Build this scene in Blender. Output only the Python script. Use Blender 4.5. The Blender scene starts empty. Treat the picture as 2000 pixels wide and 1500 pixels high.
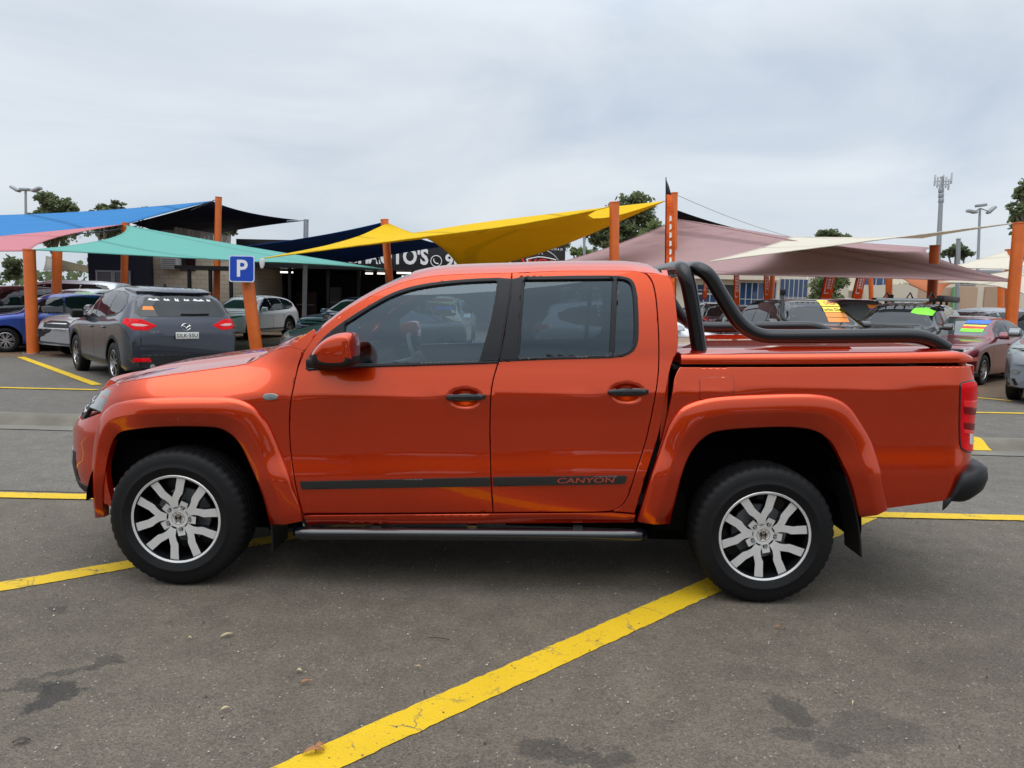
import bpy, bmesh, math, random
import numpy as np
from mathutils import Vector, Matrix
from mathutils.geometry import delaunay_2d_cdt
from mathutils.bvhtree import BVHTree
R = math.radians
random.seed(7)
S = bpy.context.scene
C = S.collection

# ------------------------------------------------------------------ camera
F, YH, ROLL, YAW, HC = 1450.0, 588.0, 0.023, 0.020, 1.555
PITCH = math.atan((750 - YH) / F)
_f = Vector((-math.sin(YAW)*math.cos(PITCH), math.cos(YAW)*math.cos(PITCH), -math.sin(PITCH)))
_r0 = Vector((math.cos(YAW), math.sin(YAW), 0)); _u0 = _r0.cross(_f)
_r = _r0*math.cos(ROLL) + _u0*math.sin(ROLL); _u = -_r0*math.sin(ROLL) + _u0*math.cos(ROLL)
CAM = Vector((0, 0, HC))
cd = bpy.data.cameras.new('camera'); cam = bpy.data.objects.new('camera', cd); C.objects.link(cam)
cd.sensor_width = 36; cd.lens = 36*F/2000; cd.clip_start = .05; cd.clip_end = 3000
m3 = Matrix((_r, _u, -_f)).transposed(); cam.matrix_world = Matrix.Translation(CAM) @ m3.to_4x4()
S.camera = cam
S.render.resolution_x, S.render.resolution_y = 1024, 768

# ------------------------------------------------------------------ world, sun, exposure
SUN_EL, SUN_AZ = R(67), R(206)
w = bpy.data.worlds.new('World'); S.world = w; w.use_nodes = True
nt = w.node_tree; nt.nodes.clear()
def N(t, **kw):
    n = nt.nodes.new(t)
    for k, v in kw.items(): setattr(n, k, v)
    return n
out = N('ShaderNodeOutputWorld'); mixs = N('ShaderNodeMixShader')
sky = N('ShaderNodeTexSky', sky_type='NISHITA'); sky.sun_disc = False
sky.sun_elevation = SUN_EL; sky.sun_rotation = SUN_AZ; sky.dust_density = 3
bg1 = N('ShaderNodeBackground'); bg1.inputs[1].default_value = .10
bg2 = N('ShaderNodeBackground'); bg2.inputs[1].default_value = 1.0
tc = N('ShaderNodeTexCoord'); mp = N('ShaderNodeMapping'); mp.inputs['Scale'].default_value = (1.0, 1.0, 2.7)
mp.inputs['Location'].default_value = (2.3, .7, .15)
n1 = N('ShaderNodeTexNoise'); n1.inputs['Scale'].default_value = 2.1; n1.inputs['Detail'].default_value = 6; n1.inputs['Roughness'].default_value = .52; n1.inputs['Distortion'].default_value = .5
rp = N('ShaderNodeValToRGB'); e = rp.color_ramp.elements
e[0].position = .30; e[0].color = (.56, .645, .765, 1); e[1].position = .66; e[1].color = (.88, .93, .98, 1)
em = e.new(.48); em.color = (.735, .805, .885, 1)
n2 = N('ShaderNodeTexNoise'); n2.inputs['Scale'].default_value = 1.3; n2.inputs['Detail'].default_value = 5
rp2 = N('ShaderNodeValToRGB'); rp2.color_ramp.elements[0].position = .42; rp2.color_ramp.elements[1].position = .62
rp2.color_ramp.elements[0].color = (.80, .80, .80, 1); rp2.color_ramp.elements[1].color = (.97, .97, .97, 1)
L_ = nt.links.new
L_(tc.outputs['Generated'], mp.inputs[0]); L_(mp.outputs[0], n1.inputs[0]); L_(mp.outputs[0], n2.inputs[0])
L_(n1.outputs[0], rp.inputs[0]); L_(n2.outputs[0], rp2.inputs[0])
sx_ = N('ShaderNodeSeparateXYZ'); L_(tc.outputs['Generated'], sx_.inputs[0])
mr = N('ShaderNodeMapRange'); mr.inputs['From Min'].default_value = .32; mr.inputs['From Max'].default_value = 1; mr.inputs['To Min'].default_value = 1.0; mr.inputs['To Max'].default_value = 2.8
L_(sx_.outputs[2], mr.inputs[0]); L_(mr.outputs[0], bg2.inputs[1])
L_(rp.outputs[0], bg2.inputs[0]); L_(sky.outputs[0], bg1.inputs[0])
L_(rp2.outputs[0], mixs.inputs[0]); L_(bg1.outputs[0], mixs.inputs[1]); L_(bg2.outputs[0], mixs.inputs[2]); L_(mixs.outputs[0], out.inputs[0])
sl = bpy.data.lights.new('sun', 'SUN'); sl.energy = 1.5; sl.angle = R(70); sl.color = (1, .97, .93)
so = bpy.data.objects.new('sun', sl); C.objects.link(so)
so.rotation_euler = (R(90) - SUN_EL, 0, R(180) - SUN_AZ)
S.view_settings.view_transform = 'Standard'; S.view_settings.look = 'None'
S.view_settings.exposure = 0.0; S.view_settings.gamma = 1

# ------------------------------------------------------------------ pixel helpers (2000x1500 frame)
def ray(px, py): return _f + _r*((px-1000)/F) - _u*((py-750)/F)
def at(px, py, Y):
    d = ray(px, py); return CAM + d*(Y/d.y)
def gnd(px, py, z=0.0):
    d = ray(px, py); return CAM + d*((z-HC)/d.z)
def X(px, Y, z=0.0):
    k = (px-1000)/F; a = _r - _f*k        # a . (p-CAM) = 0
    return -(a.y*Y + a.z*(z-HC))/a.x

# ------------------------------------------------------------------ materials
MATS = {}
def mat(name, col=(.5, .5, .5), rough=.5, metal=0., coat=0., coat_r=.03, spec=None, ior=None, var=.06, vscale=6., bump=0., bscale=80., emit=None, trans=0., alpha=None):
    if name in MATS: return MATS[name]
    m = bpy.data.materials.new(name); m.use_nodes = True; t = m.node_tree; p = t.nodes['Principled BSDF']
    p.inputs['Roughness'].default_value = rough; p.inputs['Metallic'].default_value = metal
    p.inputs['Coat Weight'].default_value = coat; p.inputs['Coat Roughness'].default_value = coat_r
    if ior: p.inputs['IOR'].default_value = ior
    if spec is not None: p.inputs['Specular IOR Level'].default_value = spec
    tc = t.nodes.new('ShaderNodeTexCoord'); nz = t.nodes.new('ShaderNodeTexNoise'); nz.inputs['Scale'].default_value = vscale; nz.inputs['Detail'].default_value = 4
    t.links.new(tc.outputs['Object'], nz.inputs['Vector'])
    mx = t.nodes.new('ShaderNodeMix'); mx.data_type = 'RGBA'
    mx.inputs['A'].default_value = tuple(max(0, c*(1-var)) for c in col)+(1,); mx.inputs['B'].default_value = tuple(min(1, c*(1+var)) for c in col)+(1,)
    t.links.new(nz.outputs[0], mx.inputs['Factor']); t.links.new(mx.outputs['Result'], p.inputs['Base Color'])
    if bump:
        n2 = t.nodes.new('ShaderNodeTexNoise'); n2.inputs['Scale'].default_value = bscale; n2.inputs['Detail'].default_value = 3
        t.links.new(tc.outputs['Object'], n2.inputs['Vector']); b = t.nodes.new('ShaderNodeBump'); b.inputs['Strength'].default_value = bump; b.inputs['Distance'].default_value = .01
        t.links.new(n2.outputs[0], b.inputs['Height']); t.links.new(b.outputs[0], p.inputs['Normal'])
    if emit:
        p.inputs['Emission Color'].default_value = tuple(emit[:3])+(1,); p.inputs['Emission Strength'].default_value = emit[3]
    MATS[name] = m; return m
def paint(name, col, metal=.3, rough=.38):
    return mat('paint_'+name, col, rough, metal, coat=1., coat_r=.02, var=.03, vscale=3)
def glassmat(name, tint, ior=1.55):
    if name in MATS: return MATS[name]
    m = bpy.data.materials.new(name); m.use_nodes = True; t = m.node_tree; t.nodes.clear()
    o = t.nodes.new('ShaderNodeOutputMaterial'); mx = t.nodes.new('ShaderNodeMixShader')
    tr = t.nodes.new('ShaderNodeBsdfTransparent'); tr.inputs[0].default_value = tuple(tint)+(1,)
    gl = t.nodes.new('ShaderNodeBsdfGlossy'); gl.inputs['Roughness'].default_value = .01; gl.inputs[0].default_value = (.74, .90, 1, 1)
    fr = t.nodes.new('ShaderNodeFresnel'); fr.inputs[0].default_value = ior
    t.links.new(fr.outputs[0], mx.inputs[0]); t.links.new(tr.outputs[0], mx.inputs[1]); t.links.new(gl.outputs[0], mx.inputs[2]); t.links.new(mx.outputs[0], o.inputs[0])
    MATS[name] = m; return m
def fabric(name, col, tr=.35):
    if name in MATS: return MATS[name]
    m = mat(name, col, .85, var=.05, vscale=2.5, bump=.25, bscale=30); t = m.node_tree; p = t.nodes['Principled BSDF']; p.inputs['Specular IOR Level'].default_value = .15
    # slack wrinkles and stitched panel seams
    tc = t.nodes.new('ShaderNodeTexCoord'); mp_ = t.nodes.new('ShaderNodeMapping'); mp_.inputs['Scale'].default_value = (.35, 1.1, 2.2); t.links.new(tc.outputs['Object'], mp_.inputs[0])
    wz = t.nodes.new('ShaderNodeTexNoise'); wz.inputs['Scale'].default_value = 1.3; wz.inputs['Detail'].default_value = 3; t.links.new(mp_.outputs[0], wz.inputs['Vector'])
    b2 = t.nodes.new('ShaderNodeBump'); b2.inputs['Strength'].default_value = .55; b2.inputs['Distance'].default_value = .25; t.links.new(wz.outputs[0], b2.inputs['Height'])
    old = p.inputs['Normal'].links[0].from_node; t.links.new(b2.outputs[0], old.inputs['Normal'])
    wv = t.nodes.new('ShaderNodeTexWave'); wv.bands_direction = 'DIAGONAL'; wv.inputs['Scale'].default_value = .11; wv.inputs['Distortion'].default_value = .25; t.links.new(tc.outputs['Object'], wv.inputs['Vector'])
    sr = t.nodes.new('ShaderNodeValToRGB'); sr.color_ramp.elements[0].position = .985; sr.color_ramp.elements[0].color = (0, 0, 0, 1); sr.color_ramp.elements[1].position = .997; sr.color_ramp.elements[1].color = (.5, .5, .5, 1); t.links.new(wv.outputs[1], sr.inputs[0])
    src = p.inputs['Base Color'].links[0].from_socket; sm = t.nodes.new('ShaderNodeMix'); sm.data_type = 'RGBA'; sm.inputs['B'].default_value = tuple(c*.45 for c in col)+(1,); t.links.new(sr.outputs[0], sm.inputs['Factor']); t.links.new(src, sm.inputs['A']); t.links.new(sm.outputs['Result'], p.inputs['Base Color'])
    o = t.nodes['Material Output']; mx = t.nodes.new('ShaderNodeMixShader'); tl = t.nodes.new('ShaderNodeBsdfTranslucent')
    tl.inputs[0].default_value = tuple(col)+(1,); mx.inputs[0].default_value = tr
    t.links.new(p.outputs[0], mx.inputs[1]); t.links.new(tl.outputs[0], mx.inputs[2]); t.links.new(mx.outputs[0], o.inputs[0])
    return m
M_BLACK = mat('black_plastic', (.010, .010, .011), .48, spec=.28, bump=.05, bscale=400)
M_SATIN = mat('satin_black_trim', (.012, .012, .014), .30, spec=.35)
M_GLOSSBLK = mat('gloss_black', (.006, .006, .007), .08, coat=.6)
M_POWDER = mat('powder_coat_black', (.006, .006, .007), .20, spec=.45, bump=.03, bscale=500)
M_RUBBER = mat('tyre_rubber', (.0075, .0075, .008), .55, spec=.20, var=.25, vscale=9, bump=.12, bscale=120)
M_WELL = mat('wheel_well_liner', (.004, .004, .004), .95, spec=.1)
M_ALLOY = mat('machined_alloy', (.74, .735, .72), .30, .5, var=.10, vscale=40, bump=.05, bscale=300)
M_CHROME = mat('chrome', (.8, .8, .8), .08, 1.0, var=.01)
M_DARKALLOY = mat('dark_wheel_paint', (.006, .006, .007), .25, spec=.3, coat=.2)
M_STEEL = mat('galvanised_steel', (.33, .35, .36), .45, .7, var=.12, vscale=5)
M_INT = mat('interior_dark', (.020, .021, .023), .7)
M_INTGREY = mat('interior_grey', (.10, .11, .115), .8)
M_HEAD = mat('headliner', (.30, .32, .33), .9)
M_WHITE = mat('white_print', (.75, .75, .75), .5, var=.02)
M_NEON = mat('neon_green_print', (.22, .80, .04), .5, var=.05)
M_YEL = mat('yellow_print', (.85, .62, .05), .5)
M_RED = mat('red_print', (.65, .04, .03), .5)
M_ORANGEP = mat('orange_print', (.80, .24, .03), .5)
M_BLUEP = mat('blue_print', (.05, .16, .55), .5)
M_CARGLASS = mat('dark_car_glass', (.008, .011, .012), .03, ior=1.52, var=.2, vscale=2)
M_SCREEN = mat('windscreen_glass', (.055, .072, .070), .03, ior=1.95, var=.35, vscale=1.6)
M_REDLAMP = mat('red_lamp_lens', (.62, .003, .008), .25, coat=.06, spec=.12, var=.35, vscale=25)
M_HLAMP = mat('headlamp_lens', (.17, .19, .18), .14, .35, coat=.7, var=.85, vscale=16)
M_POST = mat('orange_steel_post', (.62, .125, .014), .45, coat=.12, var=.24, vscale=5, bump=.08, bscale=40)

# ------------------------------------------------------------------ mesh helpers
def link(o, parent=None):
    C.objects.link(o)
    if parent: o.parent = parent
    return o
def tag(o, label, cat, group=None, kind=None):
    if label: o['label'] = label
    if cat: o['category'] = cat
    if group: o['group'] = group
    if kind: o['kind'] = kind
    return o
def empty(name, loc, rz=0., label=None, cat=None, group=None):
    o = bpy.data.objects.new(name, None); o.location = loc; o.rotation_euler = (0, 0, rz); o.empty_display_size = .2
    C.objects.link(o)
    if label: tag(o, label, cat, group)
    return o
class MB:
    def __init__(s, org=(0, 0, 0)): s.v = []; s.f = []; s.m = []; s.sm = []; s.ln = []; s.o = Vector(org)
    def add(s, vs, fs, mi=0, smooth=True, ln=None):
        b = len(s.v); s.v += [tuple(Vector(v)-s.o) for v in vs]
        for i, f in enumerate(fs):
            s.f.append([b+k for k in f]); s.m.append(mi if not isinstance(mi, list) else mi[i]); s.sm.append(smooth); s.ln.append(ln[i] if ln else None)
        return s
    def box(s, c, d, mi=0, rot=None, bev=0.):
        c = Vector(c); hx, hy, hz = d[0]/2, d[1]/2, d[2]/2
        if bev > 0:
            b = min(bev, hx*.9, hy*.9, hz*.9); vs = []; bm = bmesh.new(); bmesh.ops.create_cube(bm, size=1, matrix=Matrix.Diagonal((d[0], d[1], d[2], 1)))
            bmesh.ops.bevel(bm, geom=bm.edges[:], offset=b, segments=2, affect='EDGES', profile=.5)
            vs = [v.co.copy() for v in bm.verts]; fs = [[v.index for v in f.verts] for f in bm.faces]; bm.free()
        else:
            vs = [Vector((x*hx, y*hy, z*hz)) for x in (-1, 1) for y in (-1, 1) for z in (-1, 1)]
            fs = [[0, 1, 3, 2], [4, 6, 7, 5], [0, 4, 5, 1], [2, 3, 7, 6], [0, 2, 6, 4], [1, 5, 7, 3]]
        if rot is not None: vs = [rot @ v for v in vs]
        return s.add([c+v for v in vs], fs, mi, False)
    def tube(s, pts, rad, n=12, mi=0, cap=True):
        pts = [Vector(p) for p in pts]; rs = rad if isinstance(rad, (list, tuple)) else [rad]*len(pts)
        t0 = (pts[1]-pts[0]).normalized(); up = Vector((0, 0, 1)) if abs(t0.z) < .9 else Vector((1, 0, 0)); a = t0.cross(up).normalized(); vs = []; fs = []
        for i, p in enumerate(pts):
            t = (pts[min(i+1, len(pts)-1)]-pts[max(i-1, 0)]).normalized(); a = (a - t*a.dot(t)).normalized(); b = t.cross(a)
            vs += [p + (a*math.cos(2*math.pi*k/n)+b*math.sin(2*math.pi*k/n))*rs[i] for k in range(n)]
        for i in range(len(pts)-1):
            for k in range(n): fs.append([i*n+k, i*n+(k+1) % n, (i+1)*n+(k+1) % n, (i+1)*n+k])
        s.add(vs, fs, mi, True)
        if cap:
            s.add(vs[:n], [list(range(n))[::-1]], mi, False); s.add(vs[-n:], [list(range(n))], mi, False)
        return s
    def lathe(s, prof, c, axis='y', n=48, mi=0, sgn=1, a0=0, a1=2*math.pi, mod=None):
        # prof: (radius, lateral); around axis y
        c = Vector(c); vs = []; fs = []; full = abs(a1-a0-2*math.pi) < 1e-6; na = n if full else n+1
        for k in range(na):
            a = a0+(a1-a0)*k/n
            for j, (r, l) in enumerate(prof):
                rr = r-(mod(k, j) if mod else 0)
                if axis == 'y': vs.append(c+Vector((rr*math.cos(a), l*sgn, rr*math.sin(a))))
                else: vs.append(c+Vector((rr*math.cos(a), rr*math.sin(a), l)))
        m = len(prof); mm = []
        for k in range(n):
            k2 = (k+1) % na
            for j in range(m-1):
                q = [k*m+j, k*m+j+1, k2*m+j+1, k2*m+j]; fs.append(q if sgn > 0 else q[::-1]); mm.append(mi[j] if isinstance(mi, (list, tuple)) else mi)
        return s.add(vs, fs, mm, True)
    def grid(s, P, mi=0, smooth=True, close=False, flip=False):
        nu, nv = len(P), len(P[0]); vs = [p for r in P for p in r]; fs = []
        for i in range(nu-1):
            for j in range(nv if close else nv-1):
                j2 = (j+1) % nv; q = [i*nv+j, i*nv+j2, (i+1)*nv+j2, (i+1)*nv+j]; fs.append(q[::-1] if flip else q)
        return s.add(vs, fs, mi, smooth)
    def prism(s, loop, ext, mi=0, smooth_side=False):
        # loop: 3-D points (planar); ext: vector
        n = len(loop); loop = [Vector(p) for p in loop]; e = Vector(ext); vs = loop+[p+e for p in loop]
        s.add(vs, [list(range(n))[::-1], list(range(n, 2*n))], mi, False)
        return s.add(vs, [[i, (i+1) % n, n+(i+1) % n, n+i] for i in range(n)], mi, smooth_side)
    def build(s, name, mats, parent=None, sharp=35):
        me = bpy.data.meshes.new(name); me.from_pydata(s.v, [], s.f)
        for m in (mats if isinstance(mats, (list, tuple)) else [mats]): me.materials.append(m)
        me.polygons.foreach_set('material_index', s.m); me.polygons.foreach_set('use_smooth', s.sm)
        if any(l is not None for l in s.ln):
            ln = []
            for f, l in zip(s.f, s.ln): ln += l if l else [(0, 0, 0)]*len(f)
            me.normals_split_custom_set(ln)
        elif sharp: me.set_sharp_from_angle(angle=R(sharp))
        me.update(); o = bpy.data.objects.new(name, me); return link(o, parent)
def fix_normals(o):
    bm = bmesh.new(); bm.from_mesh(o.data); bmesh.ops.recalc_face_normals(bm, faces=bm.faces[:]); bm.to_mesh(o.data); bm.free(); return o
def crv(p, sub=5, closed=False):
    p = [Vector(q) for q in p]; n = len(p); o = []
    rng = range(n if closed else n-1)
    for i in rng:
        a, b, c_, d = (p[(i-1) % n], p[i], p[(i+1) % n], p[(i+2) % n]) if closed else (p[max(i-1, 0)], p[i], p[i+1], p[min(i+2, n-1)])
        for k in range(sub):
            t = k/sub; o.append(.5*((2*b)+(c_-a)*t+(2*a-5*b+4*c_-d)*t*t+(3*b-a-3*c_+d)*t**3))
    if not closed: o.append(p[-1])
    return [tuple(q) for q in o]
class PC:                                           # monotone cubic
    def __init__(s, pts):
        s.x = [p[0] for p in pts]; s.y = [p[1] for p in pts]; n = len(pts); h = [s.x[i+1]-s.x[i] for i in range(n-1)]; d = [(s.y[i+1]-s.y[i])/h[i] for i in range(n-1)]
        m = [d[0]]+[0 if d[i-1]*d[i] <= 0 else 2*d[i-1]*d[i]/(d[i-1]+d[i]) for i in range(1, n-1)]+[d[-1]]; s.m = m
    def __call__(s, q):
        x, y, m = s.x, s.y, s.m
        if q <= x[0]: return y[0]+m[0]*(q-x[0])
        if q >= x[-1]: return y[-1]+m[-1]*(q-x[-1])
        lo, hi = 0, len(x)-1
        while hi-lo > 1:
            k = (lo+hi)//2
            if x[k] <= q: lo = k
            else: hi = k
        h = x[hi]-x[lo]; t = (q-x[lo])/h; t2 = t*t; t3 = t2*t
        return (2*t3-3*t2+1)*y[lo]+(t3-2*t2+t)*h*m[lo]+(-2*t3+3*t2)*y[hi]+(t3-t2)*h*m[hi]
def sstep(a, b, x):
    t = max(0, min(1, (x-a)/(b-a))); return t*t*(3-2*t)
def area(l): return .5*sum(l[i][0]*l[(i+1) % len(l)][1]-l[(i+1) % len(l)][0]*l[i][1] for i in range(len(l)))
def ccw(l): return list(l) if area(l) > 0 else list(l)[::-1]
def dedupe(l, eps=1e-4):
    o = []
    for p in l:
        if not o or math.hypot(p[0]-o[-1][0], p[1]-o[-1][1]) > eps: o.append((p[0], p[1]))
    if math.hypot(o[0][0]-o[-1][0], o[0][1]-o[-1][1]) < eps: o.pop()
    return o
def resamp(l, step):
    o = []
    for i in range(len(l)):
        a, b = l[i], l[(i+1) % len(l)]; n = max(1, math.ceil(math.hypot(b[0]-a[0], b[1]-a[1])/step))
        o += [(a[0]+(b[0]-a[0])*k/n, a[1]+(b[1]-a[1])*k/n) for k in range(n)]
    return o
def nrm2(l):
    n = len(l); o = []
    for i in range(n):
        a, b, c_ = l[i-1], l[i], l[(i+1) % n]
        d1 = (b[0]-a[0], b[1]-a[1]); d2 = (c_[0]-b[0], c_[1]-b[1]); l1 = math.hypot(*d1) or 1; l2 = math.hypot(*d2) or 1
        nx = -d1[1]/l1-d2[1]/l2; ny = d1[0]/l1+d2[0]/l2; q = math.hypot(nx, ny) or 1
        k = 1/max(.45, q/2); o.append((nx/q*k, ny/q*k))
    return o
def inset(l, d):
    return [(p[0]+n[0]*d, p[1]+n[1]*d) for p, n in zip(l, nrm2(l))]
def inpoly(P, l):
    x, y = P[:, 0], P[:, 1]; r = np.zeros(len(P), bool); n = len(l)
    for i in range(n):
        x1, y1 = l[i]; x2, y2 = l[(i+1) % n]
        if y1 == y2: continue
        r ^= ((y1 > y) != (y2 > y)) & (x < (x2-x1)*(y-y1)/(y2-y1)+x1)
    return r
def dist(P, l):
    d = np.full(len(P), 1e9)
    for i in range(len(l)):
        a = np.array(l[i]); b = np.array(l[(i+1) % len(l)]); ab = b-a; L = ab@ab
        t = np.clip(((P-a)@ab)/(L or 1), 0, 1); d = np.minimum(d, np.hypot(*(P-a-t[:, None]*ab).T))
    return d
def panel(mb, outer, fm, flip=1, holes=(), step=.04, off=0., depth=.02, edge=.003, gap=0., mi=0, rmi=None, refine=()):
    """a thin shell piece cut to a 2-D outline and laid on the surface fm(u,v)"""
    rmi = mi if rmi is None else rmi
    loops = []
    for k, l in enumerate([outer]+list(holes)):
        l = ccw(dedupe(l)); l = l if k == 0 else l[::-1]
        if gap: l = inset(l, gap if k == 0 else 0)
        loops.append(resamp(l, step))
    ins = [inset(l, edge) for l in loops]
    pts = []; edges = []; kind = []; nb = []
    for l in loops:
        b = len(pts); pts += l; nn = nrm2(l); nb += nn; kind += [1]*len(l); edges += [(b+i, b+(i+1) % len(l)) for i in range(len(l))]
    nbnd = len(pts)
    for l in ins:
        pts += l; kind += [0]*len(l)
    A = np.array(loops[0]); lo = A.min(0); hi = A.max(0)
    def gridpts(lo, hi, st):
        gx = np.arange(lo[0]+st*.5, hi[0], st); gy = np.arange(lo[1]+st*.5, hi[1], st)
        if len(gx) == 0 or len(gy) == 0: return np.zeros((0, 2))
        return np.array([(x+(st*.5 if j % 2 else 0), y) for j, y in enumerate(gy) for x in gx])
    G = [gridpts(lo, hi, step)]
    for (cx, cy, rx, ry, st) in refine: G.append(gridpts((cx-rx, cy-ry), (cx+rx, cy+ry), st))
    G = np.concatenate(G)
    if len(G):
        ok = inpoly(G, loops[0])
        for h in loops[1:]: ok &= ~inpoly(G, h)
        G = G[ok]
    if len(G):
        d = np.full(len(G), 1e9)
        for l in loops: d = np.minimum(d, dist(G, l))
        G = G[d > edge+min(step, .012)*.5]
        pts += [tuple(g) for g in G]
    co, _, fc, ov, _, _ = delaunay_2d_cdt([Vector(p) for p in pts], edges, [], 0, 1e-6)
    cen = np.array([[sum(co[i][0] for i in f)/len(f), sum(co[i][1] for i in f)/len(f)] for f in fc])
    ok = inpoly(cen, loops[0])
    for h in loops[1:]: ok &= ~inpoly(cen, h)
    V = []; NR = []; dl = .004; bidx = {}
    for i, c_ in enumerate(co):
        u, v = c_; p = Vector(fm(u, v)); du = Vector(fm(u+dl, v))-Vector(fm(u-dl, v)); dv = Vector(fm(u, v+dl))-Vector(fm(u, v-dl)); n = du.cross(dv)*flip
        n = n.normalized() if n.length > 1e-12 else Vector((0, -1, 0))
        src = [q for q in ov[i] if q < nbnd] if ov[i] else []
        if src:
            bx, by = nb[src[0]]; sd = -(du*bx+dv*by); sd = sd.normalized() if sd.length > 0 else sd
            V.append(p+n*(off-edge)); NR.append((n+sd).normalized())
            for q in src: bidx[q] = i
        else: V.append(p+n*off); NR.append(n)
    fs = []; ln = []
    for k, f in enumerate(fc):
        if not ok[k]: continue
        f = list(f) if flip > 0 else list(f)[::-1]
        fs.append(f); ln.append([tuple(NR[i]) for i in f])
    mb.add(V, fs, mi, True, ln)
    if depth:
        b = 0
        for l in loops:
            n = len(l); ring = [V[bidx.get(b+i, 0)] for i in range(n)]; inn = []
            for i in range(n):
                u, v = l[i]; du = Vector(fm(u+dl, v))-Vector(fm(u-dl, v)); dv = Vector(fm(u, v+dl))-Vector(fm(u, v-dl)); nn = du.cross(dv)*flip
                inn.append(ring[i]-(nn.normalized() if nn.length > 1e-12 else Vector((0, -1, 0)))*depth)
            q = [[i, n+i, n+(i+1) % n, (i+1) % n] for i in range(n)]
            if flip < 0: q = [f[::-1] for f in q]
            mb.add(ring+inn, q, rmi, False); b += n
    return mb
def mirror(mb):
    o = MB(); o.v = [(x, -y, z) for x, y, z in mb.v]; o.f = [f[::-1] for f in mb.f]; o.m = list(mb.m); o.sm = list(mb.sm)
    o.ln = [None if l is None else [(a, -b, c_) for a, b, c_ in l[::-1]] for l in mb.ln]; return o
def puff(mb, loop, ys, scs, cy=0., mi=0, mi_fn=None):
    """body with a given side outline (x,z) that swells and closes across y"""
    n = len(loop); cx = sum(p[0] for p in loop)/n; cz = sum(p[1] for p in loop)/n
    P = [[Vector((cx+(p[0]-cx)*s_, cy+y, cz+(p[1]-cz)*s_)) for p in loop] for y, s_ in zip(ys, scs)]
    vs = [p for r in P for p in r]; fs = []; mm = []
    for i in range(len(P)-1):
        for j in range(n):
            fs.append([i*n+j, i*n+(j+1) % n, (i+1)*n+(j+1) % n, (i+1)*n+j])
            mm.append(mi_fn(vs[i*n+j]) if mi_fn else mi)
    fs += [list(range(n))[::-1], [(len(P)-1)*n+k for k in range(n)]]; mm += [mi, mi]
    return mb.add(vs, fs, mm, True)
TXT = {}
def text_pts(s, bold=0., sx=1., shear=0.):
    k = (s, bold, sx, shear)
    if k not in TXT:
        cu = bpy.data.curves.new('t', 'FONT'); cu.body = s; cu.size = 1; cu.offset = bold; cu.shear = shear; cu.align_x = 'CENTER'; cu.align_y = 'CENTER'; cu.resolution_u = 3
        o = bpy.data.objects.new('t', cu); C.objects.link(o); dg = bpy.context.evaluated_depsgraph_get(); me = bpy.data.meshes.new_from_object(o.evaluated_get(dg))
        TXT[k] = ([(v.co.x*sx, v.co.y) for v in me.vertices], [list(p.vertices) for p in me.polygons])
        bpy.data.objects.remove(o); bpy.data.meshes.remove(me); bpy.data.curves.remove(cu)
    return TXT[k]
def text_on(mb, s, o, ux, uy, size, bold=0., sx=1., shear=0., mi=0, fm=None):
    """lettering: o origin, ux/uy unit axes (3-D), or through a map fm(u,v)"""
    v, f = text_pts(s, bold, sx, shear)
    if fm: return mb.add([fm(a*size, b*size) for a, b in v], f, mi, False)
    o = Vector(o); ux = Vector(ux); uy = Vector(uy)
    return mb.add([o+ux*(a*size)+uy*(b*size) for a, b in v], f, mi, False)

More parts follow.
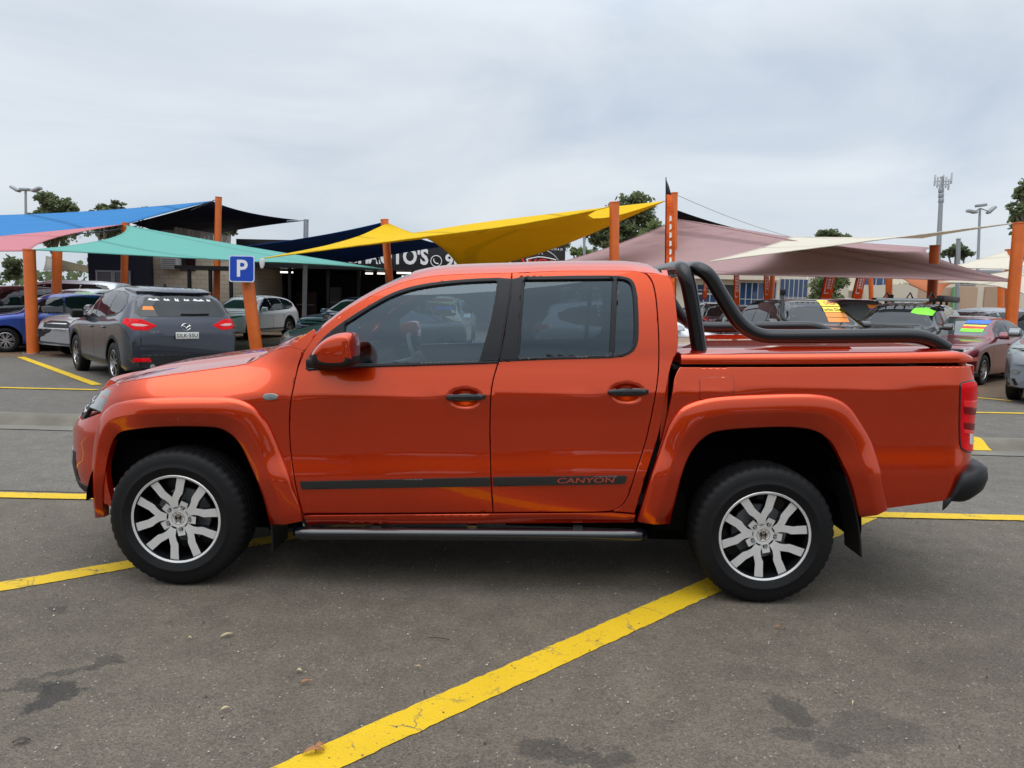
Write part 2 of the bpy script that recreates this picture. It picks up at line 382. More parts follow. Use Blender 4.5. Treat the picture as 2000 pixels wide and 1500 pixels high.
# ================================================================== THE GROUND
def asphalt(name, c1, c2, speck, scale=1., stains=(), worn=.0):
    m = bpy.data.materials.new(name); m.use_nodes = True; t = m.node_tree; p = t.nodes['Principled BSDF']; ln = t.links.new
    nn = lambda ty: t.nodes.new(ty)
    tc = nn('ShaderNodeTexCoord')
    def noise(sc, det=4, ro=.55):
        n = nn('ShaderNodeTexNoise'); n.inputs['Scale'].default_value = sc*scale; n.inputs['Detail'].default_value = det; n.inputs['Roughness'].default_value = ro; ln(tc.outputs['Object'], n.inputs['Vector']); return n
    def ramp(src, a, b, ca=(0, 0, 0, 1), cb=(1, 1, 1, 1)):
        r = nn('ShaderNodeValToRGB'); r.color_ramp.elements[0].position = a; r.color_ramp.elements[1].position = b; r.color_ramp.elements[0].color = ca; r.color_ramp.elements[1].color = cb; ln(src, r.inputs[0]); return r
    def mix(f, A, B, ty='MIX'):
        x = nn('ShaderNodeMix'); x.data_type = 'RGBA'; x.blend_type = ty
        if isinstance(f, float): x.inputs['Factor'].default_value = f
        else: ln(f, x.inputs['Factor'])
        for k, q in (('A', A), ('B', B)):
            if isinstance(q, tuple): x.inputs[k].default_value = q+(1,)
            else: ln(q, x.inputs[k])
        return x.outputs['Result']
    big = noise(.45, 5); col = mix(ramp(big.outputs[0], .35, .68).outputs[0], c1, c2)
    med = noise(5, 5, .65); col = mix(ramp(med.outputs[0], .25, .75, (.80, .80, .80, 1), (1.18, 1.17, 1.15, 1)).outputs[0], col, col) if False else mix(1.0, col, ramp(med.outputs[0], .25, .75, (.78, .78, .78, 1), (1.2, 1.19, 1.17, 1)).outputs[0], 'MULTIPLY')
    v = nn('ShaderNodeTexVoronoi'); v.inputs['Scale'].default_value = 150*scale; ln(tc.outputs['Object'], v.inputs['Vector'])
    sp = nn('ShaderNodeSeparateColor'); ln(v.outputs['Color'], sp.inputs[0])
    col = mix(1.0, col, ramp(sp.outputs[0], 0, 1, (.68, .68, .68, 1), (1.32, 1.31, 1.28, 1)).outputs[0], 'MULTIPLY')
    lt = ramp(sp.outputs[1], .986, .998); col = mix(lt.outputs[0], col, speck)
    v2 = nn('ShaderNodeTexVoronoi'); v2.inputs['Scale'].default_value = 9*scale; ln(tc.outputs['Object'], v2.inputs['Vector'])
    dk = noise(1.7, 6, .7); col = mix(ramp(dk.outputs[0], .64, .74, (0, 0, 0, 1), (.45, .45, .45, 1)).outputs[0], col, (.035, .033, .032))
    # stains with their own outlines
    for (sx, sy, rx, ry, ang, st) in stains:
        mp = nn('ShaderNodeMapping'); mp.vector_type = 'TEXTURE'; mp.inputs['Location'].default_value = (sx, sy, 0); mp.inputs['Rotation'].default_value = (0, 0, ang); mp.inputs['Scale'].default_value = (rx*.75, ry*.75, 1)
        wob = noise(7, 5, .7); ad = nn('ShaderNodeVectorMath'); ad.operation = 'MULTIPLY_ADD'; ad.inputs[1].default_value = (.34, .34, 0); ln(wob.outputs['Color'], ad.inputs[0]); ln(tc.outputs['Object'], ad.inputs[2])
        ad2 = nn('ShaderNodeVectorMath'); ad2.operation = 'SUBTRACT'; ad2.inputs[1].default_value = (.17, .17, 0); ln(ad.outputs[0], ad2.inputs[0]); ln(ad2.outputs[0], mp.inputs[0])
        le = nn('ShaderNodeVectorMath'); le.operation = 'LENGTH'; ln(mp.outputs[0], le.inputs[0])
        col = mix(ramp(le.outputs['Value'], .75, 1.15, (st*.82, st*.82, st*.82, 1), (0, 0, 0, 1)).outputs[0], col, (.020, .019, .019))
    ln(col, p.inputs['Base Color']); p.inputs['Roughness'].default_value = .82; p.inputs['Specular IOR Level'].default_value = .35
    b = nn('ShaderNodeBump'); b.inputs['Strength'].default_value = .75; b.inputs['Distance'].default_value = .006; ln(v.outputs['Distance'], b.inputs['Height'])
    b2 = nn('ShaderNodeBump'); b2.inputs['Strength'].default_value = .35; b2.inputs['Distance'].default_value = .02; ln(med.outputs[0], b2.inputs['Height']); ln(b.outputs[0], b2.inputs['Normal']); ln(b2.outputs[0], p.inputs['Normal'])
    return m
def sheet(name, loop, z, m, kind='structure', sub=0):
    mb = MB(); mb.add([(x, y, z) for x, y in loop], [list(range(len(loop)))], 0, False); o = mb.build(name, m, None, 0)
    o['kind'] = kind; return o
def gp(px, py): p = gnd(px, py); return (p.x, p.y)
stn = []
for px, py, rx, ry, an, st in ((105, 1358, .13, .16, 0, .85), (60, 1345, .16, .07, .2, .6), (150, 1305, .30, .045, .75, .6), (222, 1295, .055, .05, 0, .75), (185, 1302, .05, .03, 0, .6), (112, 1191, .09, .05, 0, .5), (1540, 1385, .10, .16, 0, .6), (1560, 1440, .12, .10, .4, .55), (1120, 1470, .30, .10, 0, .6), (1700, 1430, .30, .22, .3, .35), (1640, 1470, .10, .08, 0, .5), (1480, 1320, .3, .12, 0, .22), (1900, 1300, .5, .25, .2, .2)):
    x, y = gp(px, py); stn.append((x, y, rx, ry, an, st))
A_NEAR = asphalt('asphalt_bay', (.104, .088, .069), (.128, .109, .087), (.30, .275, .235), stains=stn)
A_LANE = asphalt('asphalt_lane', (.120, .110, .096), (.144, .134, .118), (.36, .34, .30), 1.1)
A_FAR = asphalt('asphalt_far', (.102, .093, .082), (.126, .115, .101), (.36, .34, .30), 1.)
GRAV = asphalt('brown_gravel', (.125, .082, .050), (.170, .115, .074), (.40, .33, .25), .55)
g = sheet('ground', [(-400, -400), (400, -400), (400, 400), (-400, 400)], 0, A_NEAR)
sheet('driveway_lane', [(-70, 5.50), (70, 5.62), (70, 8.32), (-70, 7.9)], .004, A_LANE)
kl, kr = gnd(80, 838), gnd(1950, 888); ks = (kr.y-kl.y)/(kr.x-kl.x)
ky = lambda x: kl.y+(x-kl.x)*ks
sheet('far_lot', [(-70, ky(-70)+.40), (70, ky(70)+.40), (70, 60), (-70, 60)], .004, A_FAR)
p1, p2, p3, p4 = gnd(0, 697), gnd(420, 702), gnd(1900, 776), gnd(2000, 779)
sheet('gravel_yard', [(-70, p1.y-.3), (p1.x, p1.y), (p2.x, p2.y), (2, p3.y+2.2), (p3.x, p3.y), (70, p4.y-.5), (70, 90), (-70, 90)], .008, GRAV)
# mountable concrete kerb: weathered brown, its face shading also put into the colour
CONC = mat('shaded_weathered_kerb', (.125, .112, .088), .9, var=.55, vscale=2.6, bump=.6, bscale=30); APRON = mat('gutter_concrete', (.145, .134, .112), .9, var=.35, vscale=3, bump=.4, bscale=45)
mb = MB(); sec = [(.14, .010), (.20, .028), (.26, .062), (.31, .092), (.36, .108), (.42, .112), (.48, .106), (.51, .085), (.53, .006)]; P = []
for x in np.arange(-60, 60.1, .4): P.append([Vector((x, ky(x)+d+random.uniform(-.006, .006), z+random.uniform(-.005, .005)*(z > .02))) for d, z in sec])
mb.grid(P, flip=True); kb = mb.build('kerb', CONC, None, 60); kb['kind'] = 'structure'
mb = MB(); P = [[Vector((x, ky(x)+d, .012)) for d in (-.10+random.uniform(-.01, .01), .15)] for x in np.arange(-60, 60.1, .4)]; mb.grid(P, flip=True); gt = mb.build('gutter', APRON, None, 0); gt['kind'] = 'structure'
mb = MB(); kx = [gnd(px, 880).x for px in (1896, 1912)]; P = [[Vector((x, ky(x)+d, z+.008)) for d, z in sec[:7]] for x in np.linspace(kx[0], kx[1]+.1, 4)]; mb.grid(P, flip=True); KM = mb
# painted lines
def linemat():
    m = bpy.data.materials.new('worn_yellow_paint'); m.use_nodes = True; t = m.node_tree; p = t.nodes['Principled BSDF']; ln = t.links.new
    tc = t.nodes.new('ShaderNodeTexCoord')
    def noise(s_, d, r=.6):
        n = t.nodes.new('ShaderNodeTexNoise'); n.inputs['Scale'].default_value = s_; n.inputs['Detail'].default_value = d; n.inputs['Roughness'].default_value = r; ln(tc.outputs['Object'], n.inputs['Vector']); return n
    a = noise(3, 5); mx = t.nodes.new('ShaderNodeMix'); mx.data_type = 'RGBA'; mx.inputs['A'].default_value = (.52, .33, .008, 1); mx.inputs['B'].default_value = (.66, .44, .014, 1); ln(a.outputs[0], mx.inputs['Factor'])
    v = t.nodes.new('ShaderNodeTexVoronoi'); v.feature = 'DISTANCE_TO_EDGE'; v.inputs['Scale'].default_value = 3.2
    wz = noise(6, 4); ad = t.nodes.new('ShaderNodeVectorMath'); ad.operation = 'MULTIPLY_ADD'; ad.inputs[1].default_value = (.25, .25, .25); ln(wz.outputs['Color'], ad.inputs[0]); ln(tc.outputs['Object'], ad.inputs[2]); ln(ad.outputs[0], v.inputs['Vector'])
    r = t.nodes.new('ShaderNodeValToRGB'); r.color_ramp.elements[0].position = .004; r.color_ramp.elements[1].position = .02; r.color_ramp.elements[0].color = (1, 1, 1, 1); r.color_ramp.elements[1].color = (0, 0, 0, 1); ln(v.outputs['Distance'], r.inputs[0])
    n2 = noise(4, 3); r3 = t.nodes.new('ShaderNodeValToRGB'); r3.color_ramp.elements[0].position = .45; r3.color_ramp.elements[1].position = .6; ln(n2.outputs[0], r3.inputs[0])
    mu = t.nodes.new('ShaderNodeMath'); mu.operation = 'MULTIPLY'; ln(r.outputs[0], mu.inputs[0]); ln(r3.outputs[0], mu.inputs[1])
    w_ = noise(45, 5, .7); r2 = t.nodes.new('ShaderNodeValToRGB'); r2.color_ramp.elements[0].position = .60; r2.color_ramp.elements[1].position = .70; ln(w_.outputs[0], r2.inputs[0])
    mxx = t.nodes.new('ShaderNodeMath'); mxx.operation = 'MAXIMUM'; ln(mu.outputs[0], mxx.inputs[0]); ln(r2.outputs[0], mxx.inputs[1])
    m2 = t.nodes.new('ShaderNodeMix'); m2.data_type = 'RGBA'; m2.inputs['B'].default_value = (.14, .11, .06, 1); ln(mx.outputs['Result'], m2.inputs['A']); ln(mxx.outputs[0], m2.inputs['Factor']); ln(m2.outputs['Result'], p.inputs['Base Color'])
    p.inputs['Roughness'].default_value = .7; p.inputs['Specular IOR Level'].default_value = .3
    b = t.nodes.new('ShaderNodeBump'); b.inputs['Strength'].default_value = .6; b.inputs['Distance'].default_value = .004; vv = t.nodes.new('ShaderNodeTexVoronoi'); vv.inputs['Scale'].default_value = 95; ln(tc.outputs['Object'], vv.inputs['Vector']); ln(vv.outputs['Distance'], b.inputs['Height']); ln(b.outputs[0], p.inputs['Normal'])
    return m
LINE = linemat(); rl_ = random.Random(3)
def pline(name, a, b, w0, z=.004, jag=.004):
    a = Vector(a[:2]); b = Vector(b[:2]); d = (b-a); L = d.length; d.normalize(); n_ = Vector((-d.y, d.x)); n = max(2, int(L/.03)); vs = []
    for s_ in (1, -1):
        for k in range(n+1):
            q = a+d*(L*k/n)+n_*s_*(w0/2+rl_.uniform(-jag, jag)); vs.append((q.x, q.y, z))
    mb = MB(); mb.add(vs, [[n+1+k, n+2+k, k+1, k] for k in range(n)], 0, False); o = mb.build(name, LINE, None, 0); o['kind'] = 'structure'; return o
# angled bay line: from foreground to back line
A0, A1 = gnd(600, 1500), gnd(1386, 1146); dv = (A1-A0).normalized()
E1 = gnd(1700, 1008)
tt = (E1.y-A0.y)/dv.y
pline('parking_line', A0-dv*1.2, A0+dv*tt, .155)
l0, l1 = gnd(0, 1147), gnd(252, 1103); dl_ = (l1-l0).normalized(); tl_ = (gnd(60, 968).y-l0.y)/dl_.y
pline('parking_line', l0-dl_*3, l0+dl_*tl_, .145)
q0, q1 = gnd(0, 968), gnd(1990, 1013); dq = (q1-q0).normalized()
pline('parking_line', q0-dq*8, q1+dq*8, .145, z=.0085)
pline('parking_line', gnd(40, 698), gnd(190, 753), .16, z=.0125)
pline('parking_line', gnd(-300, 752), gnd(190, 763), .12, z=.0165)
pline('parking_line', gnd(1860, 806), gnd(2300, 814), .12, z=.0125)
pline('parking_line', gnd(1880, 775), gnd(1975, 784), .12, z=.0125)

o = KM.build('kerb_marking', LINE, None, 60); o['kind'] = 'structure'

# ================================================================== THE ORANGE PICKUP
YC = 4.715; TX0 = -.32
truck = empty('pickup_truck', (TX0, YC, 0), 0, 'orange dual cab pickup truck with black sports bar and hard tray lid', 'pickup truck')
XF, XR, WR = -1.835, 1.258, .368
_hz = PC([(.28, .85), (.37, .880), (.41, .906), (.45, .918), (.55, .931), (.63, .9365), (.648, .9355), (.70, .9275), (.735, .9215), (.78, .917), (.90, .917), (1.02, .923), (1.058, .9255), (1.066, .9248), (1.074, .9228), (1.15, .9045), (1.24, .883), (1.30, .872), (1.50, .825), (1.70, .765), (1.80, .73)])
NLZ = PC([(.40, .73), (.50, .775), (.62, .795), (.76, .79), (.86, .72), (.95, .63), (1.05, .54), (1.25, .48)])
XN = -1.93
def hbase(x, z):
    zr = z-.042*(x+.35); h = _hz(zr)
    if x < -1.2 and zr > 1.05:
        h -= 2.6*sstep(-1.2, -1.6, x)*(zr-1.05)**2
    return h
DISH = []
def hs(x, z):
    h = hbase(max(x, XN), z)
    if x < XN:
        u = min(.985, ((XN-x)/max(.3, NLZ(max(.3, min(1.3, z))))))**1.8; h *= (1-u)**(1/2.8)
    if x > 2.12: h -= .10*((x-2.12)/.22)**3
    for (cx, cz, rx, rz, dp) in DISH:
        q = ((x-cx)/rx)**2+((z-cz)/rz)**2
        if q < 1: h -= dp*(1-q)**2*(1 if True else 0)
    return h
def SP(px, py):
    d = ray(px, py); h = .9
    for _ in range(90):
        p = CAM+d*((YC-h)/d.y); h = .7*h+.3*max(.45, min(1., hs(p.x, p.z)))
    return (p.x, p.z)
def SPL(pts): return [SP(*p) for p in pts]
def fs(x, z): return Vector((x-TX0, -hs(x, z), z))
def both(name, mats, fn, parent=None, pfar=None, label=None):
    mb = MB(); fn(mb); a = mb.build(name, mats, parent or truck); b = mirror(mb).build(name, mats, pfar or truck)
    return a, b
def burnt_orange():
    m = mat('burnt_orange_paint', (.34, .004, .0), .45, coat=1., coat_r=.015, spec=0., var=.04, vscale=2.5); t = m.node_tree; a = t.nodes['Principled BSDF']; a.inputs['Coat IOR'].default_value = 1.52
    b = t.nodes.new('ShaderNodeBsdfPrincipled'); b.inputs['Base Color'].default_value = (.74, .088, .009, 1); b.inputs['Metallic'].default_value = 1; b.inputs['Roughness'].default_value = .27; b.inputs['Coat Weight'].default_value = 1; b.inputs['Coat Roughness'].default_value = .015; b.inputs['Coat IOR'].default_value = 1.52
    # flake sparkle in the metallic layer
    tc = t.nodes.new('ShaderNodeTexCoord'); v = t.nodes.new('ShaderNodeTexVoronoi'); v.inputs['Scale'].default_value = 900; t.links.new(tc.outputs['Object'], v.inputs['Vector'])
    bp = t.nodes.new('ShaderNodeBump'); bp.inputs['Strength'].default_value = .06; bp.inputs['Distance'].default_value = .001; t.links.new(v.outputs['Distance'], bp.inputs['Height']); t.links.new(bp.outputs[0], b.inputs['Normal'])
    mx = t.nodes.new('ShaderNodeMixShader'); mx.inputs[0].default_value = .58; t.links.new(a.outputs[0], mx.inputs[1]); t.links.new(b.outputs[0], mx.inputs[2]); t.links.new(mx.outputs[0], t.nodes['Material Output'].inputs[0])
    return m
P_OR = burnt_orange()
# door handle recesses
hA = SP(908, 778); hB = SP(1225, 768)
DISH += [(hA[0], hA[1], .11, .062, .026), (hB[0], hB[1], .11, .062, .026)]

gA = crv([(574, 751), (583, 713), (597, 681), (620, 649), (645, 628), (673, 607), (700, 591), (727, 576), (760, 561), (790, 550), (820, 542.5), (850, 538), (880, 535.6), (940, 533.5), (1000, 532)], 3)
gR = crv([(1000, 532), (1090, 528.5), (1160, 528), (1210, 528), (1240, 529), (1258, 533), (1268, 541), (1276, 556), (1281, 580), (1284, 610), (1286, 640), (1287, 670), (1287, 700), (1285, 739), (1277, 790), (1265, 848), (1253, 890), (1242, 922), (1230, 961), (1222, 978), (1212, 990), (1195, 998), (1164, 1000.5)], 3)
split = crv([(1000, 532), (995.5, 580), (988, 625), (982, 664), (978, 690), (970, 718), (963, 743), (959, 770), (957.5, 800), (957, 856), (959, 934), (961, 970), (963, 1001.5)], 3)
gF = crv([(574, 751), (567, 790), (565, 836), (569, 895), (579, 957), (590.7, 1003)], 4)
win1 = crv([(598.5, 720), (607, 694), (635, 658), (674, 627.6), (727, 594.6), (769, 572.6), (813, 559), (868, 550.6), (923, 546), (973.6, 544)], 3)+[(999.5, 546), (996, 580), (982, 660), (976, 699), (970, 707.5), (938, 708.5), (701, 715)]
g1 = crv([(675, 634), (727, 600.5), (769, 578.5), (813, 564.5), (868, 556), (923, 551.5), (968, 549.5)], 3)+crv([(971, 551.5), (966, 590), (956, 636), (946, 672), (938, 700)], 3)+[(935, 705), (701, 711), (673, 713), (671.5, 650)]
sail_ = [(600, 719), (608.5, 694), (636, 659.5), (668, 634), (671, 640), (669, 713.5)]
win2 = [(1001, 546), (1024, 542)]+crv([(1120, 540), (1190, 539.8), (1219, 542), (1234, 549), (1241.5, 567), (1245, 600), (1246, 640), (1244.5, 668), (1236, 685), (1219, 694.5), (1192, 698.4)], 3)+[(1066, 701.6), (1008, 704), (977, 705), (980, 690), (985, 664), (998, 580)]
g2 = [(1025, 547.5), (1196, 545.5), (1194.5, 600), (1190, 693.5), (1066, 697.2), (1014.5, 699.5), (1018, 640)]
g3 = [(1206, 545.5)]+crv([(1218, 546.5), (1228, 551), (1234, 562), (1237.5, 590), (1239, 630), (1238, 664), (1232, 680), (1219, 689), (1200, 692.5)], 3)+[(1203.5, 620)]

def door(name, loop, winl, glasses, hd, seed):
    mb = MB(); panel(mb, SPL(loop), fs, holes=[SPL(winl)], step=.035, gap=.0028, depth=.03, refine=[(hd[0], hd[1], .13, .08, .012)])
    a = mb.build(name, P_OR, truck); b = mirror(mb).build(name, P_OR, truck)
    # inner trim
    fi = lambda x, z: fs(x, z)+Vector((0, .07, 0))
    mb = MB(); panel(mb, SPL(loop), fi, holes=[inset(ccw(SPL(winl)), .012)], step=.08, gap=.02, depth=0, mi=0)
    for p, m in ((a, mb), (b, mirror(mb))): m.build('door_trim', M_INT, p)
    return a, b
d1 = door('front_door', gA+split+[(963, 1001.5), (592, 1004)]+gF[::-1], win1, None, hA, 1)
d2 = door('rear_door', gR+[(1164, 1000.5), (963, 1001.5)]+split[::-1], win2, None, hB, 2)
# window frames (black), panes
frame_off = lambda d: (lambda x, z: fs(x, z)+Vector((0, d, 0)))
both('window_trim', M_SATIN, lambda mb: panel(mb, SPL(win1), fs, holes=[SPL(g1)], step=.022, off=.0085, depth=.03, gap=-.003), d1[0], d1[1])
both('window_trim', M_SATIN, lambda mb: panel(mb, SPL(win2), fs, holes=[SPL(g2), SPL(g3)], step=.022, off=.0085, depth=.03, gap=-.003), d2[0], d2[1])
G_FR = glassmat('front_side_glass', (.56, .70, .78), 2.05); G_RE = glassmat('privacy_side_glass', (.16, .20, .225), 1.85)
both('window_pane', G_FR, lambda mb: panel(mb, inset(ccw(SPL(g1)), -.006), frame_off(.014), step=.06, depth=0), d1[0], d1[1])
both('window_pane', G_RE, lambda mb: panel(mb, inset(ccw(SPL(g2)), -.006), frame_off(.014), step=.06, depth=0), d2[0], d2[1])
both('window_pane', G_RE, lambda mb: panel(mb, inset(ccw(SPL(g3)), -.006), frame_off(.014), step=.06, depth=0), d2[0], d2[1])
# pillar covers: two satin panels either side of the door split
both('pillar_cover', M_SATIN, lambda mb: panel(mb, SPL([(974, 545.5), (998.5, 546.5), (993.5, 585), (980, 664), (974, 705), (942, 706), (951, 668), (961, 630), (970, 585)]), fs, step=.05, off=.0115, depth=.008), d1[0], d1[1])
both('pillar_cover', M_SATIN, lambda mb: panel(mb, SPL([(1002, 546.5), (1021, 543.5), (1014.5, 640), (1010, 702), (980, 703.5), (985, 664), (997.5, 585)]), fs, step=.05, off=.0115, depth=.008), d2[0], d2[1])
# waist seal strips
both('waist_seal', M_BLACK, lambda mb: panel(mb, SPL([(600, 720), (700, 714.2), (938, 707.6), (974, 706), (974, 709.5), (938, 711), (700, 718), (601, 724)]), fs, step=.022, off=.0135, depth=.016), d1[0], d1[1])

# black side stripe with cut-out lettering
st = [(586, 940), (960, 931.5), (1224, 928.5), (1222, 942), (1216, 945), (960, 949.5), (590, 955)]
s1 = [(586, 940), (957, 931.8), (958, 949.3), (590, 955)]; s2 = [(962, 931.8), (1224, 928.5), (1222, 941), (1216, 944.5), (963, 949.3)]
STR = mat('matt_black_vinyl', (.010, .010, .010), .5)
both('side_stripe', STR, lambda mb: panel(mb, SPL(s1), fs, step=.025, off=.009, depth=.007, edge=.0008), d1[0], d1[1])
def strip2(mb):
    panel(mb, SPL(s2), fs, step=.025, off=.009, depth=.007, edge=.0008)
a, b = both('side_stripe', STR, strip2, d2[0], d2[1])
p0 = SP(1143, 937.8); p1 = SP(1200, 937)
mb = MB(); sl_ = (p1[1]-p0[1])/(p1[0]-p0[0])
text_on(mb, 'CANYON', None, None, None, .040, .012, 1.72, .12, fm=lambda u, v: fs(p0[0]+u, p0[1]+v+sl_*u)+Vector((0, -.0108, 0)))
mb.build('stripe_lettering', mat('stripe_letter_red', (.30, .04, .015), .5), d2[0])

# fender with seam, flare curves
seam = crv([(205, 757), (240, 746), (290, 737.5), (348, 729), (400, 722), (435, 717), (465, 713), (487, 708), (505, 699), (520, 690.5), (532, 685), (543, 680.5)], 3)
fi_in = crv([(204, 1010), (202, 965), (207, 916), (214, 882), (228, 849), (254, 840), (313, 834.4), (365, 833.4), (417, 835), (445, 844), (466, 864), (483, 896), (500, 934), (514, 972), (523, 1007), (528, 1024)], 4)
fi_out = crv([(187, 1005), (183, 960), (182.5, 905), (187, 855), (198, 815), (211, 797), (234, 785), (279, 778), (348, 774.4), (417, 774.4), (459, 778), (490, 790), (507, 805.6), (525, 830), (542, 868), (556, 903), (565, 927), (573, 955), (587, 989), (592, 1016)], 4)
ri_in = crv([(1308, 1023), (1312, 1005), (1318, 983), (1334, 920), (1352, 880), (1377, 853), (1402, 842.6), (1456, 837), (1528, 834.3), (1571, 837), (1600, 844.4), (1621.6, 862), (1639.6, 891), (1657.6, 931), (1668, 963), (1678, 1010)], 4)
ri_out = crv([(1243.5, 1017), (1257, 975), (1274, 920), (1294, 862), (1305, 832), (1317, 812), (1334, 794), (1366, 781.4), (1402, 775), (1456, 771.7), (1546, 768.8), (1600, 770.6), (1636, 779.6), (1661, 797.6), (1683, 830), (1701, 862), (1711.6, 895), (1719, 920), (1726, 956), (1732, 993)], 4)
def rs(l, n):
    L = [0]
    for a, b in zip(l, l[1:]): L.append(L[-1]+math.hypot(b[0]-a[0], b[1]-a[1]))
    o = []; j = 0
    for k in range(n):
        t = L[-1]*k/(n-1)
        while j < len(L)-2 and L[j+1] < t: j += 1
        q = (t-L[j])/max(1e-9, L[j+1]-L[j]); o.append((l[j][0]+(l[j+1][0]-l[j][0])*q, l[j][1]+(l[j+1][1]-l[j][1])*q))
    return o
NFL = 72
def flare_curves(o, i):
    o = [SP(*p) for p in rs(o, NFL)]; i = [SP(*p) for p in rs(i, NFL)]; return o, i
FO, FI = flare_curves(fi_out, fi_in); RO, RI = flare_curves(ri_out, ri_in)
def mid(o, i, t): return [(a[0]+(b[0]-a[0])*t, a[1]+(b[1]-a[1])*t) for a, b in zip(o, i)]
def flare(o, i):
    mb = MB(); T = [(0, -.004), (.0, .008), (.035, .017), (.12, .024), (.30, .033), (.47, .0395), (.50, .0395), (.54, .0375), (.65, .0290), (.80, .0175), (.97, .005), (1.0, .0), (1.0, -.05)]
    rows = []
    for a, b in zip(o, i):
        r = []
        for t, d in T:
            x = a[0]+(b[0]-a[0])*t; z = a[1]+(b[1]-a[1])*t; p = fs(x, z); r.append(p+Vector((0, -d, 0)))
        rows.append(r)
    mb.grid(rows, flip=True)
    return mb
for o, i in ((FO, FI), (RO, RI)):
    mb = flare(o, i); fix_normals(mb.build('wheel_arch_flare', P_OR, truck, sharp=48)); fix_normals(mirror(mb).build('wheel_arch_flare', P_OR, truck, sharp=48))
fm_ = mid(FO, FI, .5); rm_ = mid(RO, RI, .5)
k0 = next(k for k, p in enumerate(fm_) if p[1] > .80)
both('front_fender', P_OR, lambda mb: panel(mb, SPL(seam+[(567, 674), (594, 683)])+[q for q in SPL([(583, 712)])]+SPL(gF)+SPL([(589, 1018)])+fm_[::-1][2:NFL-k0]+SPL([(196, 806), (194, 790), (199, 770)]), fs, step=.035, gap=.0028, depth=.03))
bl = [(1328, 717), (1600, 716.5), (1896, 713), (1902, 731), (1904.5, 747), (1907, 812), (1905, 884), (1907, 902), (1890, 930), (1848, 978), (1733, 993.5)]
both('tray_side', P_OR, lambda mb: panel(mb, SPL(bl)+rm_[::-1][1:-1]+SPL([(1250, 1010), (1262, 958), (1276, 915), (1294, 858), (1304, 817), (1312, 776), (1317, 740), (1323, 725)]), fs, step=.035, gap=.001, depth=.03))
# side of the cab behind the rear door
k = next(i for i, p in enumerate(gR) if p[0] >= 1256)
both('cab_corner', P_OR, lambda mb: panel(mb, SPL(gR[k:-3]+[(1197, 999.5), (1240, 1003)]+crv([(1261, 931), (1287, 848), (1295, 800), (1304, 748), (1312, 712), (1322, 690), (1325.5, 670), (1325, 640), (1321, 595), (1315, 556), (1309, 543)], 3)+[(1300, 536), (1285, 534)]), fs, step=.035, gap=.0028, depth=.04))
both('rocker_panel', P_OR, lambda mb: panel(mb, SPL([(593, 1007.5), (1195, 1002.5), (1241, 1006), (1239, 1021), (600, 1026)]), fs, step=.05, depth=.06))
# fuel flap, indicator lamp
fl = [(1367, 742), (1369, 738.5), (1400, 736.5), (1429, 735.5), (1432, 739), (1433, 772.5), (1400, 774), (1366.5, 780)]
a, _ = SPL(fl), 0
o = MB(); panel(o, inset(ccw(a), -.002), fs, step=.02, off=.0035, depth=.006, edge=.0005); fo = o.build('fuel_flap', M_GLOSSBLK, truck)
o = MB(); panel(o, a, fs, step=.02, off=.0050, depth=.003, edge=.001); o.build('flap_skin', P_OR, fo)
il = crv([(514, 775), (519, 769.5), (533, 769), (541, 771), (543.5, 775), (540, 780), (527, 781.5), (517, 780)], 3, True)
both('side_indicator', [M_HLAMP, M_CHROME], lambda mb: panel(mb, SPL(il), fs, step=.02, off=.008, depth=.012, edge=.004, rmi=1))
# handles
def handle(h):
    def fn(mb):
        pts = []
        for t in np.linspace(-1, 1, 15):
            x = h[0]+t*.098; z = h[1]+.008+.004*t; y = -(hbase(x, z)+.004+.026*(1-t**4)); pts.append((x-TX0, y, z))
        n = 10; P = []
        for i, p in enumerate(pts):
            t = -1+2*i/14; rz = .0205*(1-.35*abs(t)**3)*(1 if abs(t) < .98 else .6); ry = .011
            P.append([Vector((p[0], p[1]+ry*math.sin(2*math.pi*k/n), p[2]+rz*math.cos(2*math.pi*k/n))) for k in range(n)])
        mb.grid(P, close=True); mb.add(P[0], [list(range(n))], 0, False); mb.add(P[-1], [list(range(n))[::-1]], 0, False)
        mb.box((h[0]+.088-TX0, -hbase(*h)-.004, h[1]+.012), (.04, .03, .03), bev=.008)
    return fn
for h, d in ((hA, d1), (hB, d2)):
    q = both('door_handle', M_GLOSSBLK, handle(h), d[0], d[1]); [fix_normals(o) for o in q]

# ---- hood and nose
s3 = SPL(seam); sz = PC(sorted({round(p[0], 4): p[1] for p in s3}.items())); sh = PC(sorted({round(p[0], 4): hs(*p) for p in s3}.items()))
x_sr = s3[-1][0]; x_sf = s3[0][0]
def zs_(x): return sz(x) if x >= x_sf else sz(x_sf)-(x_sf-x)*.24-(x_sf-x)**2*.28
def ye_(x): return sh(x) if x >= x_sf else sh(x_sf)
def T_hood(x, y):
    ye = ye_(x); q = min(1.3, abs(y)/ye); z = zs_(x)+.052*(1-q**2.3)*sstep(-2.75, -2.2, x)
    z += .012*sstep(.62, .50, abs(y))*sstep(-2.6, -2.2, x)
    return z
def nose(y, z, dx=0.):                               # x of the nose surface
    hw = hbase(XN, z); q = min(.999, abs(y)/hw); return XN-(NLZ(z)+dx)*(1-q**2.8)**(1/1.8)
def fhood(x, y): return Vector((x-TX0, y, T_hood(x, y)))
hl = [(p[0], -sh(p[0])) for p in s3[::3]]
fr = [(nose(y, 1.085)+.035, y) for y in np.linspace(-.66, .66, 21)]
hl = [(p[0], -sh(p[0])+.003) for p in reversed(s3[::2])]
hood = MB(); panel(hood, hl+[(x, y) for x, y in fr if x < x_sf+.02]+[(x, -y) for x, y in reversed(hl)]+[(x_sr-.03, .3), (x_sr-.04, 0), (x_sr-.03, -.3)], fhood, step=.05, gap=.002, depth=.03)
